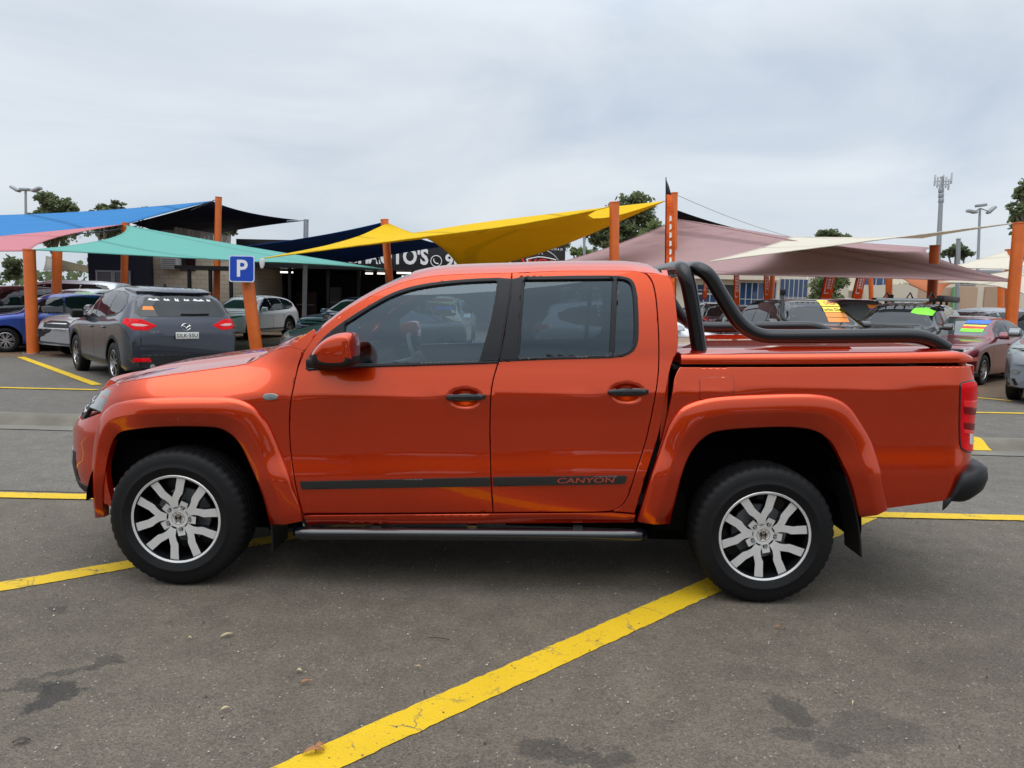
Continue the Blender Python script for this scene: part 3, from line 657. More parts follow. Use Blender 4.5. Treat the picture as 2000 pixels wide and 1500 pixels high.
hood.build('bonnet', P_OR, truck)
def fn_(s, z, dx=0.):
    hw = hbase(XN, z); th = max(-1.5, min(1.5, s)); y = hw*math.copysign(abs(math.sin(th))**(2/2.8), th); x = XN-(NLZ(z)+dx)*max(1e-6, math.cos(th))**(2/1.8)
    return Vector((x-TX0, y, z))
# nose pieces: u = angle across the front (near side negative)
def npanel(name, mats, loop, parent=truck, dx=0., **k):
    mb = MB(); panel(mb, loop, lambda s, z: fn_(s, z, dx), flip=-1, **k); return mb.build(name, mats, parent)
bmp = [(-1.13, .40), (-1.04, .405), (-.9, .43), (0, .42), (.9, .43), (1.04, .405), (1.13, .40), (1.12, .80), (1.05, .89), (.95, .90), (.70, .84), (0, .83), (-.70, .84), (-.95, .90), (-1.05, .89), (-1.12, .80)]
bump_ = npanel('front_bumper', P_OR, bmp, step=.05, depth=.03)
npanel('lower_grille', M_BLACK, [(-.75, .50), (.75, .50), (.70, .66), (-.70, .66)], bump_, dx=.006, step=.06, depth=.005)
for s_ in (-1, 1):
    npanel('fog_lamp', [M_HLAMP, M_BLACK], [(s_*(.56+.08*math.cos(t)), .62+.055*math.sin(t)) for t in np.linspace(0, 2*math.pi, 17)[:-1]], bump_, dx=.008, step=.03, depth=.01)
npanel('skid_bar', M_BLACK, [(-.95, .445), (.95, .445), (.9, .49), (-.9, .49)], bump_, dx=.008, step=.06, depth=.01)
gr = npanel('grille', M_BLACK, [(-.70, .85), (.70, .85), (.64, .985), (-.64, .985)], step=.06, depth=.02)
for z in (.88, .935): npanel('chrome_bar', M_CHROME, [(-.68, z), (.68, z), (.68, z+.016), (-.68, z+.016)], gr, dx=.012, step=.06, depth=.012)
eb = MB(); xx = nose(0, .925)-.02-TX0
eb.lathe([(.0, -.004), (.058, -.004), (.064, .002), (.072, .002), (.074, -.01)], (0, 0, 0), 'y', 32); 
eb.v = [(xx+y*1.0, x, .925+z) for x, y, z in eb.v]
eb.build('badge', M_CHROME, gr)
for s_ in (-1, 1):
    hlp = [(s_*.56, .90), (s_*.80, .91), (s_*.965, .905), (s_*.97, .96), (s_*.93, 1.03), (s_*.80, 1.035), (s_*.54, .99)]
    npanel('headlight', [M_HLAMP, M_BLACK], hlp, dx=.0, step=.03, depth=.03, edge=.008, rmi=1)
# ---- cab top: roof, pillars, windscreen
cg = SPL([p for p in gA if p[1] < 684]+gR[1:k]); d_ = {}
for p in cg: d_[round(p[0], 3)] = p
cgs = sorted(d_.values()); zg_ = PC([(p[0], p[1]) for p in cgs][::2]); xl, xr_ = cgs[0][0], cgs[-1][0]
XCR = .76; XRE = SP(1312, 540)[0]
def zg(x):
    if x < xl: return cgs[0][1]+(x-xl)*.66
    if x > xr_: return cgs[-1][1]
    return zg_(x)
def hg(x): return hs(max(min(x, xr_), xl), zg(max(min(x, xr_), xl)))
def T_cab(x, y):
    h = hg(x); q = min(1., abs(y)/h); 
    a_ = .045+.004*sstep(-.9, -.2, x)
    t = max(0, (x-(XRE-.16))/.16)
    return zg(x)+a_*(1-q**9)+.030*(1-q**2)-.075*t**3*(1-q**12)-.02*t**2
def fcab(x, y): return Vector((x-TX0, y, T_cab(x, y)))
xh = SP(806, 548)[0]
xs_ = [xl+(xh-xl)*t for t in np.linspace(0, 1, 12)]
ro = [(x, -hg(x)) for x in np.linspace(xh-.02, XCR, 28)]
ws_ = lambda x: hg(x)-.055
rl = [(xl-.20, -hg(xl)+.01), (xl-.06, -hg(xl))]+[(x, -hg(x)) for x in np.linspace(xl, XRE, 40)]
roofl = rl+[(x, -y) for x, y in reversed(rl)]+[(xl-.20, ws_(xl)-.03), (xl+.03, ws_(xl))]+[(x, ws_(x)) for x in np.linspace(xl+.05, xh-.03, 10)]+[(xh-.02, .60), (xh-.06, .3), (xh-.075, 0), (xh-.06, -.3), (xh-.02, -.60)]+[(x, -ws_(x)) for x in np.linspace(xh-.03, xl+.05, 10)]+[(xl+.03, -ws_(xl)), (xl-.20, -ws_(xl)+.03)]
roof = MB(); panel(roof, roofl, fcab, step=.04, depth=.03, edge=.002); roof = roof.build('roof', P_OR, truck)
wsl = [(x, ws_(x)) for x in np.linspace(xl-.10, xh-.03, 10)]+[(xh-.02, .60), (xh-.06, .3), (xh-.075, 0), (xh-.06, -.3), (xh-.02, -.60)]+[(x, -ws_(x)) for x in np.linspace(xh-.03, xl-.10, 10)]+[(xl-.15, -.3), (xl-.17, 0), (xl-.15, .3)]
ws = MB(); panel(ws, wsl, fcab, step=.08, off=-.006, depth=0); ws.build('windscreen', glassmat('windscreen_tint', (.62, .72, .70), 1.6), truck)
hd = MB(); panel(hd, [(xh+.02, -.64), (XCR-.06, -.66), (XCR-.06, .66), (xh+.02, .64)], lambda x, y: fcab(x, y)-Vector((0, 0, .05)), flip=-1, step=.12, depth=0); hd.build('headliner', M_HEAD, roof)
# rear wall of the cab
def frear(y, z): return Vector((XCR-TX0-.02*(abs(y)/.8)**2-.06*max(0, (z-1.62))*3*0, y, z))
rwl = [(-.88, .5), (.88, .5), (.87, 1.25), (.79, 1.66), (.62, 1.74), (-.62, 1.74), (-.79, 1.66), (-.87, 1.25)]
rwin = [(-.62, 1.33), (.62, 1.33), (.58, 1.62), (-.58, 1.62)]
q = MB(); panel(q, rwl, frear, holes=[rwin], step=.1, depth=.03); rw = q.build('cab_rear_wall', P_OR, truck)
q = MB(); panel(q, inset(ccw(rwin), -.01), lambda y, z: frear(y, z)-Vector((.015, 0, 0)), step=.2, depth=0); q.build('rear_window', G_RE, rw)
# cab inner pillars: far and near inner skins seen through the glass
mb = MB(); mb.box((-.15-TX0, 0, .52), (1.85, 1.66, .06)); mb.box((XCR-.07-TX0, 0, .85), (.05, 1.6, .75)); mb.build('cab_floor', M_INT, truck)
# dashboard, wheel, seats
mb = MB(); prof = [(-1.50, .80), (-1.50, 1.14), (-1.38, 1.205), (-1.10, 1.215), (-.98, 1.17), (-.93, 1.05), (-.99, .80)]
puff(mb, [(x-TX0, z) for x, z in prof], [-.82, -.80, .80, .82], [.94, 1, 1, .94]); mb.build('dashboard', M_INT, truck)
mb = MB(); rot = Matrix.Rotation(R(-24), 3, 'Y'); cw = Vector((-.74-TX0, .38, 1.14))
mb.tube([cw+rot @ Vector((0, .185*math.cos(t), .185*math.sin(t))) for t in np.linspace(0, 2*math.pi, 33)], .016, 8, cap=False)
mb.box(cw+Vector((-.01, 0, 0)), (.06, .16, .11), rot=rot, bev=.02); mb.tube([cw, cw+Vector((-.28, 0, -.07))], .03, 8)
for t in (0, math.pi, -math.pi/2): mb.tube([cw, cw+rot @ Vector((0, .18*math.cos(t), .18*math.sin(t)))], .014, 6)
mb.build('steering_wheel', M_INTGREY, truck)
def seat(y, x, wd=.50, nm='front_seat'):
    mb = MB(); cu = crv([(x-.28, .78), (x-.30, .90), (x-.22, .97), (x+.1, .93), (x+.26, .92), (x+.26, .80), (x, .74)], 4, True)
    puff(mb, [(a-TX0, b) for a, b in cu], [-wd/2, -wd/2+.04, wd/2-.04, wd/2], [.9, 1, 1, .9], cy=y)
    cu = crv([(x+.12, .90), (x+.16, 1.12), (x+.24, 1.38), (x+.31, 1.41), (x+.36, 1.36), (x+.33, 1.10), (x+.28, .86)], 4, True)
    puff(mb, [(a-TX0, b) for a, b in cu], [-wd/2, -wd/2+.05, wd/2-.05, wd/2], [.86, 1, 1, .86], cy=y)
    o = fix_normals(mb.build(nm, M_INTGREY, truck))
    for yy in ((y,) if wd < .8 else (y-.42, y, y+.42)):
        mb = MB(); cu = crv([(x+.27, 1.45), (x+.26, 1.55), (x+.30, 1.62), (x+.37, 1.60), (x+.38, 1.47), (x+.33, 1.43)], 4, True)
        puff(mb, [(a-TX0, b) for a, b in cu], [-.13, -.10, .10, .13], [.8, 1, 1, .8], cy=yy)
        mb.tube([(x+.32-TX0, yy-.05, 1.30), (x+.32-TX0, yy-.05, 1.46)], .008, 6); mb.tube([(x+.32-TX0, yy+.05, 1.30), (x+.32-TX0, yy+.05, 1.46)], .008, 6)
        fix_normals(mb.build('headrest', M_INTGREY, o))
seat(-.37, -.42); seat(.37, -.42); seat(0, .30, 1.38, 'rear_bench')
mb = MB(); mb.box((-.66-TX0, 0, 1.53), (.02, .24, .075), bev=.008); mb.tube([(-.67-TX0, 0, 1.55), (-.72-TX0, 0, 1.62)], .012, 6); mb.build('rear_view_mirror', M_BLACK, truck)

# ---- tray lid
sideX = [(p, SP(*q)) for p, q in []]
lb = PC([(SP(px, py)[0], SP(px, py)[1]) for px, py in ((1330, 711.5), (1450, 711.5), (1600, 711), (1750, 709.5), (1899, 706.5))])
x0, x1 = SP(1330, 711)[0], 2.338
rows = []
for x in np.linspace(x0, x1, 50):
    zb = lb(x); h = hs(min(x, 2.33), zb)+.004; dr = 1.25*max(0, x-2.19)**1.7
    rear = sstep(x1-.005, x1-.05, x)
    pts = [(h-.02, zb-.001), (h, zb+.001), (h+.001, zb+.022), (h-.004, zb+.042), (h-.018, zb+.052), (h-.05, zb+.057), (h-.12, zb+.058), (h-.135, zb+.064), (h-.30, zb+.066), (.30, zb+.066), (0, zb+.066)]
    half = [Vector((x-TX0, -y, max(zb, z-dr*(1 if z > zb+.03 else z-zb)))) for y, z in pts]
    rows.append(half+[Vector((p.x, -p.y, p.z)) for p in half[-2::-1]])
mb = MB(); mb.grid(rows, flip=True); n = len(rows[0]); mb.add(rows[-1], [list(range(n))], 0, False); mb.add(rows[0], [list(range(n))[::-1]], 0, False)
lid = fix_normals(mb.build('tray_lid', P_OR, truck, sharp=55))
for s_ in (-1, 1):
    mb = MB(); xa = SP(1460, 690)[0]; xb = SP(1700, 690)[0]; xm = (xa+xb)/2
    zt = lb(xm)+.06
    mb.prism([(xa-TX0, s_*.74, zt-.008), (xb-TX0, s_*.74, zt-.008), (xb-.05-TX0, s_*.74, zt+.028), (xa+.22-TX0, s_*.74, zt+.020)], (0, -s_*.10, 0))
    fix_normals(mb.build('lid_rib', P_OR, lid))
mb = MB(); mb.box((1.55-TX0, 0, 1.23), (1.58, 1.66, .02)); mb.box((XCR+.05-TX0, 0, .92), (.04, 1.66, .62)); mb.build('tray_liner', M_BLACK, truck)
# ---- tail
def ftail(y, z): return Vector((2.365-.045*(abs(y)/.8)**5-.03*max(0, z-1.1)-TX0, y, z))
q = MB(); panel(q, [(-.70, .70), (.70, .70), (.70, 1.29), (-.70, 1.29)], ftail, step=.08, off=.012, depth=.04); tg = q.build('tailgate', P_OR, truck)
q = MB(); q.box((2.372-TX0, 0, 1.16), (.03, .22, .06), bev=.01); q.build('tailgate_handle', M_BLACK, tg)
for s_ in (-1, 1):
    q = MB(); l = [(s_*.705, .62), (s_*.865, .62), (s_*.865, 1.28), (s_*.705, 1.28)]; panel(q, l, ftail, step=.06, depth=.05); q.build('tail_pillar', P_OR, truck)
tl = crv([(1877, 752), (1884, 747.5), (1903, 745.5), (1906.5, 760), (1908, 812), (1906.5, 850), (1904, 878), (1896, 882), (1884, 880), (1876, 868), (1874.5, 830), (1875.5, 780)], 3, True)
both('lamp_seal', M_GLOSSBLK, lambda mb: panel(mb, inset(ccw(SPL(tl)), -.006), fs, step=.02, off=.004, depth=.012, edge=.002))
def tailfn(mb):
    panel(mb, SPL(tl), fs, step=.02, off=.008, depth=.02, edge=.005)
def wrap(mb, s_=-1):
    panel(mb, [(-.72, .80), (-.855, .80), (-.855, 1.17), (-.72, 1.17)], ftail, step=.05, off=.012, depth=.02, edge=.005)
ta = both('tail_light', M_REDLAMP, lambda mb: (tailfn(mb), wrap(mb)))
both('reversing_lens', mat('pale_lens', (.75, .70, .70), .2, coat=1), lambda mb: panel(mb, SPL([(1891, 846), (1904, 845), (1903.5, 866), (1891, 867)]), fs, step=.02, off=.0105, depth=.003, edge=.001), ta[0], ta[1])
both('dark_lens', mat('dark_red_lens', (.16, .002, .004), .3, spec=.15), lambda mb: panel(mb, SPL([(1880, 794), (1905, 793), (1905.5, 806), (1880, 807)]), fs, step=.02, off=.0102, depth=.003, edge=.001), ta[0], ta[1])
both('dark_lens', MATS['dark_red_lens'], lambda mb: panel(mb, SPL([(1880, 824), (1905, 823), (1904.5, 836), (1880, 837)]), fs, step=.02, off=.0102, depth=.003, edge=.001), ta[0], ta[1])
both('brake_lens', mat('bright_red_lens', (.80, .006, .012), .2, coat=.3), lambda mb: panel(mb, SPL([(1880, 782), (1905, 781), (1906, 792), (1880, 793)]), fs, step=.02, off=.0102, depth=.003, edge=.001), ta[0], ta[1])
both('brake_lens', MATS['bright_red_lens'], lambda mb: panel(mb, SPL([(1880, 838), (1904, 837.5), (1904, 845), (1880, 845)]), fs, step=.02, off=.0102, depth=.003, edge=.001), ta[0], ta[1])
# rear bumper: swept section round the tail
zb_ = SP(1880, 916)[1]
pl_ = crv([(2.175, -.905), (2.22, -.935), (2.30, -.942), (2.365, -.91), (2.415, -.84), (2.445, -.70), (2.46, -.40), (2.465, 0)], 5)
pl_ = pl_+[(x, -y) for x, y in pl_[-2::-1]]
rows = []
for i, (x, y) in enumerate(pl_):
    a_ = pl_[max(0, i-1)]; b_ = pl_[min(len(pl_)-1, i+1)]; t = Vector((b_[0]-a_[0], b_[1]-a_[1], 0)).normalized(); n_ = Vector((t.y, -t.x, 0))
    e_ = sstep(2.17, 2.25, x); zt = .585+.150*e_+.03*sstep(2.25, 2.38, x); zl = .572+.045*sstep(2.24, 2.42, x)
    sec = [(-.08, zt), (-.02, zt), (.005, zt-.018), (.012, zt-.06), (.012, (zt+zl)/2), (.0, zl+.03), (-.025, zl+.004), (-.09, zl)]
    rows.append([Vector((x-TX0, y, 0))+n_*d+Vector((0, 0, z)) for d, z in sec])
mb = MB(); mb.grid(rows); fix_normals(mb.build('rear_bumper', M_BLACK, truck, sharp=60))
# ---- sports bar
YB = -.735
def spp(px, py): p = at(px, py, YC+YB); return Vector((p.x-TX0, YB, p.z))
BRr = .0385
x1, z1 = spp(1335, 523).x, spp(1335, 523).z; x2, z2 = spp(1364, 523).x, spp(1364, 523).z
leg = [spp(*p) for p in crv([(1366, 687), (1359, 640), (1351, 590), (1344, 553)], 4)]+[Vector(p) for p in ((x1+.012, YB+.012, z1-.035), (x1+.004, YB+.035, z1-.010), (x1, YB+.08, z1), (x1-.004, YB+.3, z1+.006), (x1-.004, 0, z1+.008))]
tail = [Vector(p) for p in ((x2, 0, z2+.008), (x2, YB+.3, z2+.006), (x2+.002, YB+.08, z2), (x2+.010, YB+.035, z2-.004), (x2+.030, YB+.006, z2-.016))]+[spp(*p) for p in crv([(1388, 541), (1403, 567), (1420, 596), (1437, 622), (1452, 638), (1470, 650), (1492, 656.5), (1520, 657.5), (1650, 657), (1760, 655.5), (1790, 657), (1812, 662), (1830, 670), (1848, 682)], 4)]
sb = empty('sports_bar', (0, 0, 0)); sb.parent = truck
def hoop(l):
    l = [tuple(p) for p in l]; return l
lf = hoop(leg); lf = crv(lf[:13], 1)[:-1]+crv(lf[12:], 5); lf = lf+[(x, -y, z) for x, y, z in lf[-2::-1]]
tf = hoop(tail); tf = crv(tf[:6], 5)+tf[6:]; tf = [(x, -y, z) for x, y, z in tf[:0:-1]]+tf
for _ in range(6): tf = [tf[0]]+[tuple(.25*a+.5*b+.25*c_ for a, b, c_ in zip(p, q, r)) for p, q, r in zip(tf, tf[1:], tf[2:])]+[tf[-1]]
for _ in range(4): lf = [lf[0]]+[tuple(.25*a+.5*b+.25*c_ for a, b, c_ in zip(p, q, r)) for p, q, r in zip(lf, lf[1:], lf[2:])]+[lf[-1]]
MB().tube(lf, .0405, 18).build('front_hoop', M_POWDER, sb); MB().tube(tf, BRr, 18).build('rear_hoop', M_POWDER, sb)
a = Vector((x1, 0, z1)); b = Vector((x2, 0, z2))
for j in range(12):
    y = -.66+j*.12; MB().tube([(a.x, y, a.z), (b.x, y, b.z)], .009, 6).build('rung', M_POWDER, sb)
both('foot_plate', M_BLACK, lambda mb: mb.box((leg[0].x+.005, YB, leg[0].z-.004), (.12, .09, .012), bev=.003), sb, sb)
both('foot_plate', M_BLACK, lambda mb: mb.box((tail[-1].x, YB, tail[-1].z-.004), (.14, .08, .014), bev=.003), sb, sb)
# ---- side steps, mud flaps
def step_(mb):
    y = -.90; p = lambda px, py: at(px, py, YC+y)
    a = p(580, 1041); b = p(1252, 1046)
    l = [(a.x-TX0-.02, y+.10, a.z-.005), (a.x-TX0+.005, y+.03, a.z)]+[(a.x-TX0+.04+(b.x-a.x-.08)*t, y, a.z+(b.z-a.z)*t) for t in np.linspace(0, 1, 8)]+[(b.x-TX0-.005, y+.03, b.z), (b.x-TX0+.02, y+.10, b.z-.005)]
    mb.tube(crv(l, 3), .034, 14)
    for px in (735, 922, 1128):
        q = p(px, 1043); mb.box((q.x-TX0, y+.15, q.z+.03), (.05, .30, .03)); 
both('side_step', mat('gloss_black_tube', (.006, .007, .010), .16, coat=.8), step_)
def flap(pxl, y, th=.012):
    def fn(mb): mb.prism([Vector((at(u, v, YC+y).x-TX0, y, at(u, v, YC+y).z)) for u, v in pxl], (0, .26, 0)) if False else None
    return fn
def mudflap(mb, xt, zt, xb, zb, y0, y1):
    P = []
    for t in np.linspace(0, 1, 6):
        x = xt+(xb-xt)*t+.02*math.sin(t*3); z = zt+(zb-zt)*t; P.append([Vector((x-TX0, y0, z)), Vector((x-TX0, y1, z-.0)), Vector((x-TX0+.008, y1, z)), Vector((x-TX0+.008, y0, z))])
    mb.grid(P, smooth=False, close=True); mb.add(P[-1], [[0, 1, 2, 3]], 0, False)
a1 = at(1650, 930, YC-.9); a2 = at(1668, 1095, YC-.9)
both('mud_flap', M_BLACK, lambda mb: mudflap(mb, a1.x, a1.z, a2.x+.03, a2.z+.02, -.90, -.70))
b1 = at(508, 935, YC-.88); b2 = at(528, 1080, YC-.88)
both('mud_flap', M_BLACK, lambda mb: mudflap(mb, b1.x, b1.z, b2.x, b2.z, -.87, -.62))
c1 = at(212, 985, YC-.86)
both('arch_liner_tip', M_BLACK, lambda mb: mb.box((c1.x-TX0+.05, -.76, c1.z+.0), (.05, .18, .16), bev=.01))
# ---- wheel wells and chassis
def well(mb, xc, rad, zc, a0, a1):
    mb.lathe([(rad, -.87), (rad, -.40), (.05, -.40)], (xc-TX0, 0, zc), 'y', 24, 0, 1, R(a0), R(a1)); mb.box((xc-TX0, -.42, .55), (1.0, .02, .75))
for xc, rd, zc, a0, a1 in ((XF-.02, .50, .40, -12, 176), (XR-.02, .545, .40, -8, 190)):
    both('wheel_well', M_WELL, lambda mb: well(mb, xc, rd, zc, a0, a1))
mb = MB(); mb.box((.0-TX0, 0, .50), (4.2, .95, .20)); mb.box((-.3-TX0, 0, .47), (1.9, 1.62, .10)); mb.tube([(XR-TX0, -.75, .37), (XR-TX0, .75, .37)], .05, 10); mb.tube([(XF-TX0, -.75, .36), (XF-TX0, .75, .36)], .04, 10)
mb.box((.4-TX0, -.45, .40), (1.0, .4, .2)); mb.box((2.0-TX0, 0, .62), (.6, 1.5, .15)); mb.tube([(-.8-TX0, .3, .36), (2.1-TX0, .35, .40)], .04, 8)
mb.box((-2.2-TX0, 0, .62), (.35, 1.4, .25)); mb.box((-1.75-TX0, 0, .85), (.7, .80, .4))
mb.build('chassis', M_WELL, truck)
# ---- door mirror
cap_ = [(at(u, v, YC-1.06).x-TX0, at(u, v, YC-1.06).z) for u, v in crv([(613, 696), (620, 681), (634, 666), (652, 655), (670, 649.5), (687, 649), (696, 655), (699, 672), (699, 694), (698, 707), (690, 715), (668, 717.5), (635, 716), (617, 710)], 3, True)]
zsplit = at(650, 692, YC-1.06).z
def mir(mb):
    puff(mb, cap_, [-.11, -.105, -.085, -.05, .0, .05, .085, .09], [.62, .78, .92, 1, 1, .98, .93, .6], cy=-1.065, mi_fn=lambda p: 0 if p.z > zsplit else 1)
q = both('door_mirror', [P_OR, M_BLACK], mir, d1[0], d1[1]); [fix_normals(o) for o in q]
def arm(mb):
    c0 = at(655, 708, YC-.95); mb.box((c0.x-TX0-.05, -.96, c0.z), (.16, .16, .05), bev=.015)
q = both('mirror_arm', M_BLACK, arm, d1[0], d1[1])
both('mirror_base', M_SATIN, lambda mb: panel(mb, SPL(sail_), fs, step=.04, off=.006, depth=.01), d1[0], d1[1])

# ---- wheels
def wheel(mbs, c, s_):
    """c centre on the axle in truck space, s_ = -1 near side; returns tyre, rim, cap meshes"""
    ty, rim, cap = mbs
    prof = [(.222, -.09), (.232, -.108), (.245, -.117), (.275, -.1225), (.278, -.1245), (.283, -.1245), (.286, -.1225), (.310, -.121), (.338, -.114), (.352, -.106), (.362, -.094), (.3665, -.085), (.3665, -.074), (.359, -.073), (.359, -.067), (.3675, -.066), (.368, -.028), (.360, -.027), (.360, -.020), (.368, -.019), (.368, .019), (.360, .020), (.360, .027), (.368, .028), (.3675, .066), (.359, .067), (.359, .073), (.3665, .074), (.3665, .085), (.362, .094), (.352, .106), (.338, .114), (.31, .121), (.275, .1225), (.245, .117), (.222, .09)]
    nseg = 192
    def mod(k, j):
        l = prof[j][1]; r = prof[j][0]
        if r > .350 and abs(l) > .06: return .006*(k % 4 == 0)*(1 if r > .36 else .55)
        if r > .365: return .006*((k+int(l*60)) % 6 == 0)
        return 0
    ty.lathe([(r, l) for r, l in prof], c, 'y', nseg, 0, -s_*-1 if False else 1, mod=mod)
    # rim: coordinates (a, r, o) with o outward depth; outward = s_
    def P(r, a, o): return Vector(c)+Vector((r*math.cos(a), s_*o, r*math.sin(a)))
    n = 72
    def ring(prof, mi): 
        rows = [[P(r, 2*math.pi*k/n, o) for r, o in prof] for k in range(n)]; rows.append(rows[0])
        rim.grid(rows, mi)
    ring([(.226, .112), (.236, .116), (.240, .112), (.240, .100)], 0); ring([(.226, .112), (.222, .106), (.217, .06), (.205, -.05)], 1); ring([(.205, -.05), (.0, -.05)], 1)
    ring([(.145, -.01), (.145, .012), (.06, .012), (.06, .0)], 2)
    RR = .224
    def outw(r): return .103-.012*(1-r/RR)-.010*max(0, 1-r/.09)
    def spoke(ac, sg):
        cl = [(.995, 19.6, .200), (.82, 18.4, .190), (.70, 17.6, .185), (.62, 15.6, .200), (.53, 10.4, .185), (.42, 7.6, .125), (.27, 7.4, .080)]
        Lf = []; Rt = []
        for rf, da, wd in cl:
            r = rf*RR; a = ac+sg*R(da); ha = wd*RR/2/r*1.02
            Lf.append((r, a-ha)); Rt.append((r, a+ha))
        top = [P(r, a, outw(r)) for r, a in Lf]+[P(r, a, outw(r)) for r, a in reversed(Rt)]
        m = len(cl)
        fs = [[i, i+1, 2*m-2-i, 2*m-1-i] for i in range(m-1)]
        rim.add(top, fs, 0, False)
        bot = [p-Vector((0, s_*.040, 0)) for p in top]; nn = len(top)
        rim.add(top+bot, [[i, (i+1) % nn, nn+(i+1) % nn, nn+i] for i in range(nn)], 1, False)
    off_ = R(30) if s_ < 0 else R(30)
    for k in range(5):
        ac = off_+R(72*k)
        spoke(ac, 1); spoke(ac, -1)
        al = ac+R(36)                                   # lug foot
        ft = [P(r, al+da, outw(r)-.006) for r, da in ((.050, -R(28)), (.080, -R(15)), (.098, -R(11.5)), (.098, R(11.5)), (.080, R(15)), (.050, R(28)))]
        rim.add(ft, [[0, 1, 2, 3, 4, 5]], 0, False); rim.add(ft+[p-Vector((0, s_*.03, 0)) for p in ft], [[i, (i+1) % 6, 6+(i+1) % 6, 6+i] for i in range(6)], 1, False)
        lc = P(.062, al, outw(.062))
        q = [lc+Vector((.0125*math.cos(t), s_*-.004, .0125*math.sin(t))) for t in np.linspace(0, 2*math.pi, 13)[:-1]]
        q2 = [lc+Vector((.0085*math.cos(t), s_*.004, .0085*math.sin(t))) for t in np.linspace(0, 2*math.pi, 7)[:-1]]
        q3 = [lc+Vector((.0085*math.cos(t), s_*-.010, .0085*math.sin(t))) for t in np.linspace(0, 2*math.pi, 7)[:-1]]
        rim.add(q, [list(range(12))], 1, False); rim.add(q2, [list(range(6))], 2, False); rim.add(q2+q3, [[i, (i+1) % 6, 6+(i+1) % 6, 6+i] for i in range(6)], 2, False)
    rows = [[P(r, 2*math.pi*k/32, o) for r, o in [(.0, outw(0)), (.052, outw(.05)-.001), (.056, outw(.05)-.012)]] for k in range(33)]; rim.grid(rows, 0)
    # hub emblem: ring with two nested chevrons
    o0 = outw(0)+.004
    rows = [[P(r, 2*math.pi*k/32, o) for r, o in [(.0, o0-.002), (.031, o0-.002), (.032, o0+.002), (.036, o0+.002), (.038, o0-.006)]] for k in range(33)]
    cap.grid(rows, 0); vs = [[P(r, 2*math.pi*k/32, o0-.0012) for k in range(32)] for r in (.0305,)]; cap.add(vs[0], [list(range(32))], 1, False)
    sx = 1
    def stroke(a, b, wd=.0034):
        a = Vector((a[0], 0, a[1])); b = Vector((b[0], 0, b[1])); d = (b-a).normalized(); nn = Vector((-d.z, 0, d.x))*wd
        cap.add([Vector(c)+Vector((0, s_*(o0+.0012), 0))+q for q in (a-nn, b-nn, b+nn, a+nn)], [[0, 1, 2, 3]], 0, False)
    for a, b in (((-.013, .026), (0, .003)), ((.013, .026), (0, .003)), ((-.026, .015), (-.011, -.026)), ((-.011, -.026), (0, -.003)), ((0, -.003), (.011, -.026)), ((.011, -.026), (.026, .015))): stroke(a, b)
for xc in (XF, XR):
    for s_ in (-1, 1):
        m = (MB(), MB(), MB()); wheel(m, (xc-TX0, s_*.824, WR), s_)
        t_ = fix_normals(m[0].build('tyre', M_RUBBER, None, sharp=40)); t_.name = 'wheel'; t_.parent = truck
        r_ = fix_normals(m[1].build('rim', [M_ALLOY, M_DARKALLOY, M_STEEL], t_, sharp=30)); c_ = m[2].build('centre_cap', [M_CHROME, M_GLOSSBLK], t_); fix_normals(c_)

mb = MB(); mb.add([Vector((x-TX0, y, z)) for x, y, z in ((x_sr-.12, -.80, T_hood(x_sr-.1, .7)-.03), (x_sr-.12, .80, T_hood(x_sr-.1, .7)-.03), (xl+.10, .80, 1.245), (xl+.10, -.80, 1.245))], [[0, 1, 2, 3]], 0, False); mb.build('cowl_panel', M_BLACK, truck)

both('pillar_foot', P_OR, lambda mb: panel(mb, SPL([(541, 682), (567, 673.5), (590, 658.5), (613, 643), (618, 652), (600, 679), (594, 685), (567, 677)]), fs, step=.03, off=.002, depth=.02, edge=.002))

npanel('bonnet_lip', P_OR, [(-.62, .987), (.62, .987), (.60, 1.06), (-.60, 1.06)], step=.06, depth=.03, edge=.004)

